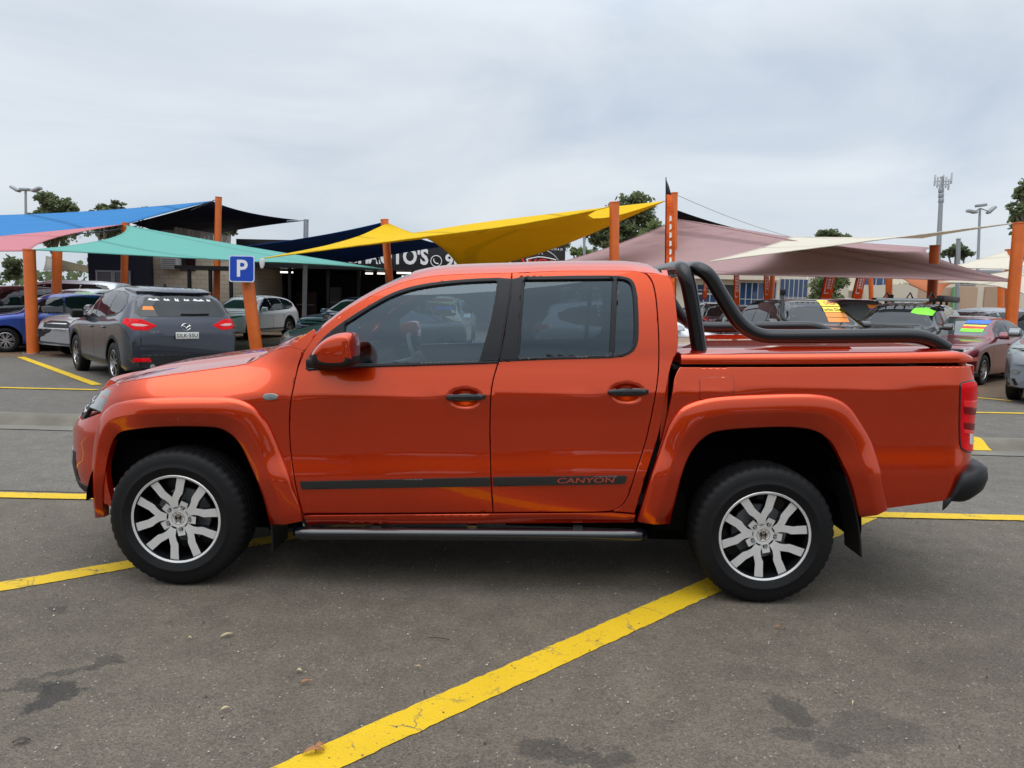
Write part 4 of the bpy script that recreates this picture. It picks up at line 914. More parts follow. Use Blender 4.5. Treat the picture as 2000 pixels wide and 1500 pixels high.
# ================================================================== OTHER CARS
def clipx(l, x0, x1):
    def half(l, f, xi):
        o = []
        for i in range(len(l)):
            a, b = l[i-1], l[i]; ia, ib = f(a), f(b)
            if ia != ib:
                t = (xi-a[0])/(b[0]-a[0]); o.append((xi, a[1]+(b[1]-a[1])*t))
            if ib: o.append(b)
        return o
    return half(half(l, lambda p: p[0] >= x0, x0), lambda p: p[0] <= x1, x1)
SPECS = dict(
 suv=dict(L=4.55, W=1.84, wb=2.70, fo=.90, wr=.355, gc=.24, belt=[(0, .66), (.03, .80), (.12, .93), (.27, 1.03), (.5, 1.06), (.75, 1.10), (.9, 1.14), (.97, 1.05), (1, .80)],
   prof=[(0, .66), (.012, .80), (.05, .93), (.15, 1.02), (.25, 1.085), (.285, 1.12), (.35, 1.36), (.42, 1.56), (.48, 1.645), (.58, 1.68), (.72, 1.668), (.86, 1.61), (.915, 1.555), (.955, 1.30), (.985, 1.08), (1, .86)],
   win=[(.315, 1.085), (.36, 1.25), (.425, 1.46), (.48, 1.535), (.60, 1.57), (.74, 1.555), (.83, 1.50), (.885, 1.37), (.875, 1.26), (.80, 1.17), (.60, 1.11)], cuts=(.515, .70),
   ws=[(.66, 1.13), (.70, 1.17), (.60, 1.58), (.3, 1.61)], rw=[(.66, 1.165), (.74, 1.22), (.67, 1.49), (.45, 1.54)], hl=[(.50, .80), (.66, .82), (.84, .87), (.88, .945), (.74, .925), (.52, .86)], tl=[(.44, 1.02), (.66, 1.13), (.86, 1.14), (.91, 1.06), (.80, .95), (.60, .94)],
   grille=[(.46, .55), (.50, .80), (.30, .86)], clad=1, plate_r=.86, plate_f=.48),
 hatch=dict(L=3.85, W=1.735, wb=2.45, fo=.80, wr=.305, gc=.18, belt=[(0, .58), (.03, .70), (.12, .84), (.28, .94), (.5, .955), (.75, .99), (.9, 1.02), (.97, .95), (1, .75)],
   prof=[(0, .58), (.012, .70), (.05, .84), (.15, .93), (.25, .98), (.285, 1.01), (.35, 1.22), (.42, 1.40), (.48, 1.47), (.60, 1.50), (.74, 1.485), (.88, 1.42), (.93, 1.33), (.965, 1.12), (.985, .95), (1, .75)],
   win=[(.31, .985), (.36, 1.13), (.42, 1.30), (.48, 1.37), (.60, 1.40), (.75, 1.385), (.83, 1.33), (.86, 1.15), (.84, 1.03), (.60, 1.0)], cuts=(.54, .80),
   ws=[(.62, 1.03), (.66, 1.06), (.58, 1.41), (.3, 1.435)], rw=[(.55, 1.08), (.60, 1.12), (.52, 1.36), (.3, 1.38)], hl=[(.50, .72), (.68, .74), (.80, .80), (.80, .90), (.68, .88), (.52, .80)], tl=[(.56, .82), (.80, .84), (.80, 1.0), (.62, .98)],
   grille=[(.36, .48), (.42, .66), (.30, .70)], clad=0, plate_r=.72, plate_f=.42),
 sedan=dict(L=4.75, W=1.83, wb=2.80, fo=.93, wr=.325, gc=.18, belt=[(0, .58), (.03, .70), (.12, .83), (.28, .94), (.5, .965), (.75, .99), (.9, 1.0), (.97, .95), (1, .75)],
   prof=[(0, .58), (.012, .70), (.05, .82), (.15, .90), (.26, .97), (.30, 1.0), (.37, 1.20), (.44, 1.37), (.50, 1.435), (.58, 1.455), (.68, 1.44), (.76, 1.36), (.84, 1.16), (.88, 1.08), (.97, 1.05), (.99, .95), (1, .75)],
   win=[(.335, .99), (.385, 1.13), (.44, 1.27), (.50, 1.345), (.58, 1.365), (.67, 1.345), (.73, 1.28), (.80, 1.10), (.78, 1.03), (.6, 1.0)], cuts=(.53, .71),
   ws=[(.64, 1.03), (.68, 1.06), (.58, 1.37), (.3, 1.395)], rw=[(.58, 1.10), (.62, 1.14), (.52, 1.34), (.3, 1.36)], hl=[(.48, .68), (.68, .70), (.84, .77), (.84, .84), (.68, .80), (.50, .75)], tl=[(.46, .86), (.84, .86), (.84, .98), (.5, .97)],
   grille=[(.40, .42), (.44, .68), (.32, .74)], clad=0, plate_r=.70, plate_f=.42),
 four=dict(L=4.90, W=1.90, wb=2.80, fo=.92, wr=.39, gc=.32, belt=[(0, .80), (.03, .95), (.12, 1.08), (.27, 1.16), (.5, 1.19), (.75, 1.21), (.9, 1.22), (.975, 1.18), (1, 1.0)],
   prof=[(0, .80), (.012, .98), (.05, 1.11), (.15, 1.18), (.25, 1.22), (.285, 1.25), (.35, 1.50), (.41, 1.70), (.46, 1.80), (.56, 1.835), (.75, 1.83), (.90, 1.80), (.96, 1.74), (.985, 1.35), (.995, 1.15), (1, 1.0)],
   win=[(.315, 1.215), (.36, 1.40), (.415, 1.61), (.47, 1.70), (.58, 1.73), (.80, 1.72), (.92, 1.67), (.94, 1.40), (.93, 1.25), (.60, 1.22)], cuts=(.52, .71),
   ws=[(.68, 1.27), (.72, 1.31), (.63, 1.73), (.3, 1.755)], rw=[(.62, 1.25), (.68, 1.30), (.62, 1.66), (.4, 1.70)], hl=[(.56, .92), (.84, .92), (.88, 1.06), (.60, 1.05)], tl=[(.76, .95), (.90, .95), (.90, 1.30), (.80, 1.30)],
   grille=[(.52, .82), (.52, 1.04), (.30, 1.06)], clad=1, plate_r=.95, plate_f=.60),
 mover=dict(L=5.05, W=1.95, wb=3.0, fo=.95, wr=.34, gc=.20, belt=[(0, .70), (.03, .85), (.12, 1.0), (.25, 1.10), (.5, 1.14), (.75, 1.16), (.9, 1.18), (.97, 1.12), (1, .85)],
   prof=[(0, .70), (.012, .85), (.05, 1.0), (.14, 1.10), (.20, 1.16), (.23, 1.20), (.30, 1.48), (.37, 1.72), (.43, 1.82), (.55, 1.865), (.75, 1.86), (.90, 1.80), (.935, 1.74), (.965, 1.40), (.985, 1.15), (1, .9)],
   win=[(.27, 1.17), (.32, 1.36), (.38, 1.60), (.44, 1.70), (.56, 1.74), (.80, 1.73), (.87, 1.68), (.91, 1.48), (.89, 1.32), (.82, 1.22), (.55, 1.18)], cuts=(.46, .70),
   ws=[(.68, 1.22), (.72, 1.26), (.62, 1.75), (.3, 1.78)], rw=[(.60, 1.25), (.66, 1.30), (.60, 1.66), (.4, 1.70)], hl=[(.50, .82), (.86, .90), (.88, .98), (.54, .90)], tl=[(.70, .95), (.92, .95), (.92, 1.20), (.74, 1.18)],
   grille=[(.46, .55), (.50, .84), (.30, .88)], clad=0, plate_r=.80, plate_f=.46),
)
def car_body(sp, Hs):
    L, W = sp['L'], sp['W']; pf = PC([(a, b*Hs) for a, b in sp['prof']]); bf = PC([(a, b*Hs) for a, b in sp['belt']]); rows = []
    us = sorted(set([0, .004, .012, .025]+list(np.linspace(.04, .96, 47))+[.975, .988, .996, 1]))
    zend = None
    for u in us:
        x = L/2-u*L; ef = min(1, u/.10); er = min(1, (1-u)/.10)
        wd = W/2*(1-.14*(1-ef)**2.2-.09*(1-er)**2.2); zt = pf(u); zs = min(bf(u), zt-.012); zb = sp['gc']+.05*(1-ef)**2+.10*(1-er)**2
        dz = zt-zs; cab = sstep(.10, .35, dz); pts = [(0, zb), (wd*.78, zb), (wd*.93, zb+.03), (wd*.975, zb+.10), (wd*.99, zb+.22), (wd*.985, zs-.30*(zs-zb)), (wd*1.0, zs-.10), (wd*.985, zs-.035), (wd*.955, zs)]
        nn = 2.6+2.2*cab; y0 = wd*.955
        for th in (10, 20, 30, 40, 47, 54, 61, 68, 75, 82, 90):
            c_, s_ = math.cos(R(th)), math.sin(R(th)); q = s_**(2/nn); y = y0*max(0, c_)**(2/nn) if th < 90 else 0
            y *= 1-.26*cab*q**1.2; pts.append((y, zs+dz*q))
        bow = .16*(1-ef)**1.0*1.0-.10*(1-er)
        r_ = []
        for y, z in pts:
            k = (y/(W/2))**2; r_.append(Vector((x-bow*k*.9, y, z)))
        rows.append(r_+[Vector((p.x, -p.y, p.z)) for p in r_[-2:0:-1]])
    return rows
NEARWHEEL = {}
def wheel_meshes(wr, style):
    key = (wr, style)
    if key in NEARWHEEL: return NEARWHEEL[key]
    wd = .105; t = MB(); rr = wr*.64
    t.lathe([(rr, -wd*.85), (rr+.02, -wd*.98), (wr*.86, -wd), (wr*.96, -wd*.88), (wr, -wd*.68), (wr, wd*.68), (wr*.96, wd*.88), (wr*.86, wd), (rr+.02, wd*.98), (rr, wd*.85)], (0, 0, 0), 'y', 40, 0)
    tm = fix_normals(t.build('tyre', M_RUBBER)).data; bpy.data.objects.remove(bpy.data.objects[-1]) if False else None
    r = MB(); n = 40
    def P(rad, a, o): return Vector((rad*math.cos(a), o, rad*math.sin(a)))
    for s_ in (-1, 1):
        r.grid([[P(q, 2*math.pi*k/n, s_*o) for q, o in [(rr, wd*.86), (rr-.012, wd*.90), (rr-.016, wd*.80), (rr-.03, wd*.1)]] for k in range(n+1)], 0)
        r.add([P(rr-.02, 2*math.pi*k/n, s_*wd*.12) for k in range(n)], [list(range(n))], 1, False)
        r.add([P(.055, 2*math.pi*k/16, s_*wd*.80) for k in range(16)], [list(range(16))], 0, False)
        ns = style
        for k in range(ns):
            a = 2*math.pi*(k+.25)/ns
            for sg in (-1, 1):
                da = sg*.36*math.pi/ns
                q = [P(.045, a-.28+sg*.1, s_*wd*.78), P(rr-.012, a+da-.055*5/ns, s_*wd*.84), P(rr-.012, a+da+.055*5/ns, s_*wd*.84), P(.045, a+.28+sg*.1, s_*wd*.78)]
                q2 = [p-Vector((0, s_*.03, 0)) for p in q]
                r.add(q+q2, [[0, 1, 2, 3], [0, 4, 5, 1], [2, 6, 7, 3]], [0, 1, 1], False)
    ro = fix_normals(r.build('rim', [mat('silver_wheel', (.45, .45, .46), .3, .85), M_DARKALLOY])); rm = ro.data
    to = [o for o in bpy.data.objects if o.data == tm][0]; bpy.data.objects.remove(to); bpy.data.objects.remove(ro)
    NEARWHEEL[key] = (tm, rm); return tm, rm
def make_car(name, label, kind, col, loc, head, H=1., group=None, extras=None, metal=.35, style=5, plate=None, clad=None, tint=None, ws_mat=None):
    sp = SPECS[kind]; L, W = sp['L'], sp['W']
    root = empty(name, (loc[0], loc[1], 0), head, label, name.split('_')[-1] if name.split('_')[-1] in ('hatchback', 'sedan', 'wagon') else ('pickup truck' if 'pickup' in name else 'people mover' if 'mover' in name else 'SUV' if 'suv' in name else 'car'), group)
    pm = paint(name+str(len(bpy.data.materials)), col, metal=metal)
    rows = car_body(sp, H); n = len(rows[0]); mb = MB(); mb.grid(rows, 0, close=True); mb.add(rows[0], [list(range(n))], 0, False); mb.add(rows[-1], [list(range(n))[::-1]], 0, False)
    bo = mb.build('body', [pm, M_WELL], root, 0); bm = bmesh.new(); bm.from_mesh(bo.data); bmesh.ops.remove_doubles(bm, verts=bm.verts[:], dist=.0015); bmesh.ops.dissolve_degenerate(bm, edges=bm.edges[:], dist=.0005); bmesh.ops.recalc_face_normals(bm, faces=bm.faces[:]); bm.to_mesh(bo.data)
    bvh = BVHTree.FromBMesh(bm); bm.free()
    xf = L/2-sp['fo']; xr = xf-sp['wb']; wr = sp['wr']
    ct = MB()
    for x in (xf, xr):
        for s_ in (-1, 1):
            ring = [Vector((x+(wr+.055)*math.cos(a), s_*(W/2+.1), wr+.015+(wr+.055)*math.sin(a))) for a in np.linspace(0, 2*math.pi, 29)[:-1]]
            ct.prism(ring, (0, -s_*.42, 0), 0)
    co = ct.build('cut', [M_WELL], root, 0); bc = bmesh.new(); bc.from_mesh(co.data); bmesh.ops.remove_doubles(bc, verts=bc.verts[:], dist=1e-5); bmesh.ops.recalc_face_normals(bc, faces=bc.faces[:]); bc.to_mesh(co.data); bc.free(); md = bo.modifiers.new('b', 'BOOLEAN'); md.operation = 'DIFFERENCE'; md.object = co; md.solver = 'EXACT'; md.material_mode = 'TRANSFER'
    bpy.context.view_layer.update(); dg = bpy.context.evaluated_depsgraph_get(); me = bpy.data.meshes.new_from_object(bo.evaluated_get(dg))
    bo.modifiers.clear(); bo.data = me; bpy.data.objects.remove(co); me.polygons.foreach_set('use_smooth', [True]*len(me.polygons)); me.set_sharp_from_angle(angle=R(38))
    def fy(s_):
        def f(u, z):
            h = bvh.ray_cast(Vector((u, s_*3, z)), Vector((0, -s_, 0)))[0]; return h if h else Vector((u, s_*W*.45, z))
        return f
    def fx(s_):
        def f(y, z):
            h = bvh.ray_cast(Vector((s_*5, y, z)), Vector((-s_, 0, 0)))[0]
            if h is None: h = bvh.find_nearest(Vector((s_*L/2, y, z)))[0]
            return h
        return f
    hz = lambda l: [(a, b*H) for a, b in l]
    wp = hz([(L/2-a*L, b) for a, b in sp['win']]); wp = [(a, b) for a, b in wp]; c1, c2 = (L/2-c*L for c in sp['cuts']); xmx = max(p[0] for p in wp); xmn = min(p[0] for p in wp)
    G = tint or M_CARGLASS
    def put(nm, mt, loop, f, fl, parent=root, **k):
        m = MB(); panel(m, loop, f, fl, **dict(dict(step=.09, off=.004, depth=.012, edge=.003), **k)); return m.build(nm, mt, parent)
    for s_ in (-1, 1):
        fl = 1 if s_ < 0 else -1
        put('window_trim', M_SATIN, inset(ccw(wp), -.018), fy(s_), fl, off=.002)
        for a, b in ((c1+.025, xmx), (c2+.02, c1-.025), (xmn, c2-.02)):
            l = dedupe(clipx(wp, a, b))
            if len(l) > 2: put('side_window', G, ccw(l), fy(s_), fl, off=.006)
        for xh, zz in ((c1+.10, .93), (c2+.08, .95)):
            zz = zz*H*SPECS[kind]['belt'][4][1]/1.06; p = fy(s_)(xh, zz); m = MB(); m.box(p+Vector((0, s_*.018, 0)), (.17, .03, .03), bev=.01); m.build('door_handle', pm, root)
        for xd in (L/2-.30*L, c1, c2):
            lw = sp['gc']+.12; hi = sp['belt'][4][1]*H-.01
            if xd == c2: lw += .25
            put('door_seam', M_GLOSSBLK, [(xd-.004, lw), (xd+.004, lw), (xd+.004, hi), (xd-.004, hi)], fy(s_), fl, off=.0015, depth=0, edge=.0008, step=.12)
        # mirror
        xm_ = L/2-(sp['win'][0][0]+.025)*L; zm = sp['win'][0][1]*H+.05; p = fy(s_)(xm_-.05, zm-.03); m = MB()
        puff(m, crv([(xm_-.08, zm-.06), (xm_-.10, zm+.06), (xm_-.04, zm+.09), (xm_+.06, zm+.04), (xm_+.08, zm-.03), (xm_, zm-.07)], 2, True), [-.10, -.08, .08, .10], [.7, 1, 1, .7], cy=p.y+s_*.15); m.box((xm_-.02, p.y+s_*.05, zm-.04), (.10, .14, .04))
        fix_normals(m.build('door_mirror', pm if clad is None else M_BLACK, root))
        hlp = [(s_*a, b) for a, b in hz(sp['hl'])]; put('headlight', [M_HLAMP, M_BLACK], hlp, fx(1), 1, step=.05, edge=.008, rmi=1)
        tlp = [(s_*a, b) for a, b in hz(sp['tl'])]; put('tail_light', M_REDLAMP, tlp, fx(-1), -1, step=.05, edge=.008, off=.006)
        cx_ = sum(a for a, b in tlp)/len(tlp); cz_ = sum(b for a, b in tlp)/len(tlp); put('lamp_insert', MATS.get('lamp_clear') or mat('lamp_clear', (.55, .30, .28), .15, coat=.6), [(cx_+(a-cx_)*.55, cz_-.01+(b-cz_)*.22) for a, b in tlp], fx(-1), -1, step=.05, edge=.003, off=.010)
        if sp['clad']:
            for x in (xf, xr):
                arc = [((wr+.055)*math.cos(a), (wr+.055)*math.sin(a)) for a in np.linspace(R(-8), R(188), 20)]; arc2 = [((wr+.115)*math.cos(a), (wr+.115)*math.sin(a)) for a in np.linspace(R(188), R(-8), 20)]
                put('arch_trim', M_BLACK, [(x+a, wr+.015+b) for a, b in arc+arc2], fy(s_), fl, step=.08, off=.006, depth=.02)
            put('sill_trim', M_BLACK, [(xr+wr+.10, sp['gc']+.02), (xf-wr-.10, sp['gc']+.02), (xf-wr-.10, sp['gc']+.15), (xr+wr+.10, sp['gc']+.15)], fy(s_), fl, step=.15, off=.010, depth=.02)
    mir_ = lambda l: [(a, b) for a, b in l]+[(-a, b) for a, b in reversed(l)]
    put('windscreen', ws_mat or M_SCREEN, mir_(hz(sp['ws'])), fx(1), 1, step=.12, off=.005)
    put('rear_window', G, mir_(hz(sp['rw'])), fx(-1), -1, step=.12, off=.005)
    g_ = put('grille', M_BLACK, mir_(hz(sp['grille'])), fx(1), 1, step=.1, off=.004)
    gz = [b for a, b in sp['grille']]
    for t in (.35, .75):
        z = (min(gz)+(max(gz)-min(gz))*t)*H; put('grille_bar', M_CHROME, [(-.36, z), (.36, z), (.36, z+.022), (-.36, z+.022)], fx(1), 1, g_, step=.1, off=.012)
    zl = sp['gc']+.03; rwx = [(a, b) for a, b in hz(sp['rw'])]
    for yy in (-.70, .70): put('hatch_seam', M_GLOSSBLK, [(yy-.006, zl+.38), (yy+.006, zl+.38), (yy+.006, rwx[0][1]-.03), (yy-.006, rwx[0][1]-.03)], fx(-1), -1, off=.002, depth=0, edge=.001)
    put('hatch_seam', M_GLOSSBLK, [(-.70, zl+.37), (.70, zl+.37), (.70, zl+.382), (-.70, zl+.382)], fx(-1), -1, off=.002, depth=0, edge=.001)
    put('lower_intake', M_BLACK, [(-.62, zl+.04), (.62, zl+.04), (.58, zl+.17), (-.58, zl+.17)], fx(1), 1, step=.1, off=.004)
    put('rear_valance', M_BLACK, [(-.72, zl+.10), (.72, zl+.10), (.74, zl+.28), (-.74, zl+.28)], fx(-1), -1, step=.1, off=.006)
    for s_ in (1, -1):
        zp = (sp['plate_f'] if s_ > 0 else sp['plate_r'])*H; c0 = fx(s_)(0, zp); m = MB(); m.box(c0+Vector((s_*.016, 0, 0)), (.012, .37, .11), bev=.003)
        pl = m.build('number_plate', mat('plate_face', (.62, .62, .58), .5), root)
        if plate and s_ < 0:
            m = MB(); text_on(m, plate, c0+Vector((s_*.024, 0, -.002)), (0, -1, 0) if s_ < 0 else (0, 1, 0), (0, 0, 1), .088, .006, 1.0); m.build('plate_text', M_BLACK, pl)
    tm, rm = wheel_meshes(wr, style)
    for x in (xf, xr):
        for s_ in (-1, 1):
            o = bpy.data.objects.new('wheel', tm); link(o, root); o.location = (x, s_*(W/2-.115), wr); r2 = bpy.data.objects.new('rim', rm); link(r2, o)
    root['_'] = 0; del root['_']
    return root, dict(fx=fx, fy=fy, put=put, L=L, W=W, H=H, bvh=bvh, pm=pm, xf=xf, xr=xr, sp=sp)
def ws_text(c, y, z, w_, rows, mirrorx=False):
    """price stickers printed on the windscreen: rows of (text, letter material, ground material, height)"""
    f = c['fx'](1); root = c['root']; zz = z
    for txt, lm, bg, h in rows:
        if bg: c['put']('sticker', bg, [(y-w_/2, zz-h/2), (y+w_/2, zz-h/2), (y+w_/2, zz+h/2), (y-w_/2, zz+h/2)], f, 1, root, step=.1, off=.011, depth=.002, edge=.001)
        if txt:
            m = MB(); text_on(m, txt, None, None, None, h*.95, .01, 1., 0, fm=lambda u, v: f(y+u, zz+v*.8)+Vector((.018, 0, .006))); m.build('sticker_text', lm, root)
        zz -= h*1.05

def car_at(fl_px, Y, **k): pass
def place(px, py=None, Y=None):
    if Y is None: p = gnd(px, py); return (p.x, p.y)
    return (X(px, Y), Y)
def heading(dx, dy): return math.atan2(dy, dx)
def car(*a, **k):
    r, c = make_car(*a, **k); c['root'] = r; return r, c
def by_wheel(kind, px, py, hd, front=True, left=True):
    """centre of a car whose front/rear left/right tyre touches the ground at a pixel"""
    sp = SPECS[kind]; p = gnd(px, py); x = sp['L']/2-sp['fo']-(0 if front else sp['wb']); y = (sp['W']/2-.02)*(1 if left else -1)
    c_, s_ = math.cos(hd), math.sin(hd); return (p.x-(x*c_-y*s_), p.y-(x*s_+y*c_))
# --- charcoal SUV seen from behind
hd = heading(-.685, .73); sp = SPECS['suv']
loc = by_wheel('suv', 150, 724, hd, True, True)
r, c = car('charcoal_suv', 'dark grey SUV seen from behind, parked just past the orange bonnet', 'suv', (.020, .025, .040), loc, hd, 1.0, metal=.6, plate='DLK·55U', style=5, clad=1)
f = c['fx'](-1)
c['put']('rear_spoiler', c['pm'], [(-.60, 1.535), (.60, 1.535), (.58, 1.60), (-.58, 1.60)], f, -1, off=.05, depth=.06)
m = MB(); pts = [f(y, 1.21+.02*abs(y+.1))+Vector((-.03, 0, 0)) for y in np.linspace(.05, -.42, 6)]; m.tube(pts, .012, 6); m.build('rear_wiper', M_BLACK, r)
m = MB(); c0 = f(0, 1.0)+Vector((-.012, 0, 0))
m.tube([c0+Vector((0, .075*math.cos(t), .055*math.sin(t))) for t in np.linspace(0, 2*math.pi, 25)], .007, 6, cap=False)
m.tube([c0+Vector((0, -.07, .02)), c0+Vector((0, -.03, .012)), c0+Vector((0, 0, -.022)), c0+Vector((0, .03, .012)), c0+Vector((0, .07, .02))], .007, 6); m.build('badge', M_CHROME, r)
m = MB(); text_on(m, 'CX-5', f(.50, .92)+Vector((-.01, 0, 0)), (0, -1, 0), (0, 0, 1), .065, .004); m.build('model_lettering', M_CHROME, r)
m = MB(); text_on(m, 'Always here · Always', None, None, None, .085, .0, .95, .3, fm=lambda u, v: f(-u, 1.455+v)+Vector((-.014, 0, 0))) if False else None
for y, w_, h in ((.42, .18, .03), (.22, .10, .03), (.06, .07, .05), (-.10, .10, .03), (-.30, .20, .03), (-.47, .07, .03)):
    c['put']('window_lettering', M_WHITE, [(y-w_/2, 1.44-h/2), (y-w_/4, 1.445+h/2), (y, 1.44), (y+w_/3, 1.45+h/2), (y+w_/2, 1.44-h/3), (y, 1.43-h/4)], f, -1, off=.009, depth=0, step=.05, edge=.001)
for s_ in (-1, 1):
    c['put']('reflector', M_REDLAMP, [(s_*.55, .43), (s_*.82, .44), (s_*.82, .50), (s_*.58, .50)], f, -1, off=.012, step=.05)
    m = MB(); m.tube([f(s_*.55, .36)+Vector((.06, 0, 0)), f(s_*.55, .36)+Vector((-.03, 0, 0))], .04, 12); m.build('exhaust_tip', M_CHROME, r)
c['put']('sticker', M_ORANGEP, [(.44, 1.27), (.62, 1.27), (.60, 1.33), (.46, 1.33)], f, -1, off=.009, depth=0)
m = MB(); p_ = c['bvh'].ray_cast(Vector((-1.2, 0, 3)), Vector((0, 0, -1)))[0]; m.prism([p_+Vector((.06, -.02, -.01)), p_+Vector((-.06, -.02, -.01)), p_+Vector((-.05, 0, .06))], (0, .04, 0)); m.build('roof_antenna', M_BLACK, r)
# --- blue hatchback
hd = heading(-.82, -.57); loc = by_wheel('hatch', 12, 689, hd, True, True)
r, c = car('blue_hatchback', 'bright blue hatchback beside the foremost orange post at left', 'hatch', (.006, .045, .30), loc, hd, 1.0, metal=.45, style=7)
ws_text(c, .30, 1.30, .5, [('SALE', M_BLUEP, M_WHITE, .10), ('', None, M_NEON, .10)])
# --- silver SUV with black lower bumper facing the camera
hd = heading(-.42, -.91); loc = by_wheel('suv', 133, 691, hd, True, False)
r, c = car('silver_suv', 'silver SUV with black lower bumper, nose beside the dark grey SUV', 'suv', (.30, .295, .31), loc, hd, 1.0, metal=.5)
c['put']('bumper_guard', M_BLACK, [(-.78, .30), (.78, .30), (.84, .62), (.60, .66), (.45, .60), (-.45, .60), (-.60, .66), (-.84, .62)], c['fx'](1), 1, off=.008, step=.08)
c['put']('yellow_plate', M_YEL, [(-.16, .42), (.16, .42), (.16, .53), (-.16, .53)], c['fx'](1), 1, off=.022, step=.1)
for s_ in (-1, 1):
    m = MB(); pr = [c['bvh'].ray_cast(Vector((x, s_*.58, 3)), Vector((0, 0, -1)))[0]+Vector((0, 0, .03)) for x in np.linspace(.35, -1.5, 9)]; m.tube(pr, .018, 6); m.build('roof_rail', M_SATIN, r)
# --- dark car with a price sign behind the blue one
hd = heading(-.35, -.94)
r, c = car('black_suv', 'dark SUV with yellow price numbers, at the left edge behind the blue hatchback', 'suv', (.03, .03, .034), place(5, Y=22.5), hd, 1.0)
ws_text(c, -.22, 1.44, 1.1, [('20,990', M_NEON, None, .24), ('', None, M_RED, .10)])
# --- white people mover, side on
r, c = car('white_people_mover', 'tall silver-white people mover with long dark side windows, behind the silver SUV', 'mover', (.62, .65, .70), place(126, Y=25.5), heading(-1, -.05), 1.03, metal=.2)
# --- white car nose on, between
hd = heading(-.1, -1)
r, c = car('white_suv', 'white SUV facing the camera between the blue hatchback and the people mover', 'suv', (.66, .68, .70), place(160, Y=21.8), hd, .97, metal=.1)
ws_text(c, .38, 1.46, .4, [('', None, M_NEON, .08)])
r, c = car('silver_hatchback', 'pale hatchback with only its roof showing over the dark grey SUV', 'hatch', (.45, .50, .50), place(318, Y=20.5), heading(-.2, -1), 1.04)
# --- white small SUV by the yard
hd = heading(-.12, -1)
r, c = car('small_white_suv', 'small white SUV with black arch trim behind the parking sign post', 'suv', (.82, .83, .84), place(488, Y=27.0), heading(-.16, -.99), .93, metal=.0, style=5)
ws_text(c, .30, 1.42, .36, [('', None, M_NEON, .09), ('', None, M_BLUEP, .06)])
# --- dark sedan and pale blue car at the workshop
r, c = car('black_sedan', 'black sedan with pale windscreen, nose just above the pickup bonnet', 'sedan', (.018, .020, .024), place(742, Y=17.0), heading(-.50, -.87), 1.0, metal=.4)
r, c = car('blue_suv', 'pale blue SUV parked in front of the dark workshop', 'suv', (.30, .42, .58), place(705, Y=25), heading(-.5, -.87), .95, metal=.4)
# --- seen through the cab windows
r, c = car('white_wagon', 'white wagon parked side on behind the pickup cab', 'suv', (.72, .73, .75), place(1238, Y=16.2), heading(1, .03), .96, metal=.05)
r, c = car('pearl_white_suv', 'white SUV facing the camera, seen through the front cab window', 'suv', (.70, .71, .72), place(850, Y=21), heading(-.05, -1), .98, metal=.05)
ws_text(c, .36, 1.46, .5, [('$11,990', M_NEON, None, .13), ('', None, M_BLUEP, .09)])
# --- right hand rows
r, c = car('grey_suv', 'dark grey SUV seen from behind between the sports bar tubes', 'suv', (.06, .062, .068), place(1388, Y=30), heading(.05, 1), 1.0, metal=.5)
r, c = car('pale_blue_hatchback', 'pale blue car glimpsed between cab and sports bar', 'hatch', (.30, .48, .55), place(1318, Y=24), heading(.3, -1), 1.0)
r, c = car('black_compact_suv', 'black car half hidden by the sloping sports bar tube', 'suv', (.02, .02, .022), place(1462, Y=23), heading(-.2, -1), .95)
LT = [('SALE', M_RED, M_YEL, .13), ('Turbo Diesel', M_BLACK, M_YEL, .11), ('', None, M_ORANGEP, .10), ('', None, M_ORANGEP, .09)]
def snorkel(c, r, s_):
    W = c['W']; m = MB(); p = c['fy'](s_)(1.55, 1.13); q = Vector((.95, s_*.86, 1.32)); t = Vector((.42, s_*.72, 1.86))
    m.tube(crv([tuple(p+Vector((0, s_*.03, 0))), tuple(q), tuple(q*.5+t*.5), tuple(t)], 4), .04, 8); m.box(t+Vector((.03, 0, .03)), (.16, .09, .13), bev=.02); m.build('snorkel', M_BLACK, r)
r, c = car('black_four_wheel_drive_suv', 'black four wheel drive with snorkel and yellow and orange price stickers', 'four', (.016, .016, .018), place(1566, Y=17.2), heading(.02, -1), .96, metal=.4, ws_mat=M_CARGLASS)
ws_text(c, .36, 1.66, .46, LT); snorkel(c, r, -1)
for s_ in (-1, 1):
    m = MB(); pr = [c['bvh'].ray_cast(Vector((x, s_*.62, 3)), Vector((0, 0, -1)))[0]+Vector((0, 0, .04)) for x in np.linspace(.25, -1.9, 9)]; m.tube(pr, .02, 6); m.build('roof_rail', M_SATIN, r)
r, c = car('charcoal_four_wheel_drive_suv', 'dark four wheel drive behind the snorkel car, purple sticker on its windscreen', 'four', (.05, .052, .058), place(1662, Y=20.5), heading(-.02, -1), 1.0, metal=.5)
ws_text(c, .30, 1.62, .4, [('', None, M_ORANGEP, .10), ('', None, mat('purple_print', (.16, .06, .30), .5), .12), ('', None, M_NEON, .10)]); snorkel(c, r, 1)
r, c = car('black_touring_suv', 'black four wheel drive with roof rack, awning and green windscreen sticker', 'four', (.020, .020, .023), place(1760, Y=17.8), heading(-.62, -.78), .95, metal=.4, ws_mat=M_CARGLASS)
c['put']('sticker', M_NEON, [(.22, 1.50), (.40, 1.46), (.66, 1.44), (.68, 1.54), (.50, 1.62), (.26, 1.60)], c['fx'](1), 1, off=.011, depth=.002, step=.08)
zr = 1.835*.95+.06
m = MB()
for y in np.linspace(-.62, .62, 7): m.box((-.55, y, zr), (1.9, .03, .03))
m.box((.42, 0, zr), (.04, 1.34, .05)); m.box((-1.5, 0, zr), (.04, 1.34, .05)); m.box((-.55, .64, zr), (1.95, .04, .05)); m.box((-.55, -.64, zr), (1.95, .04, .05))
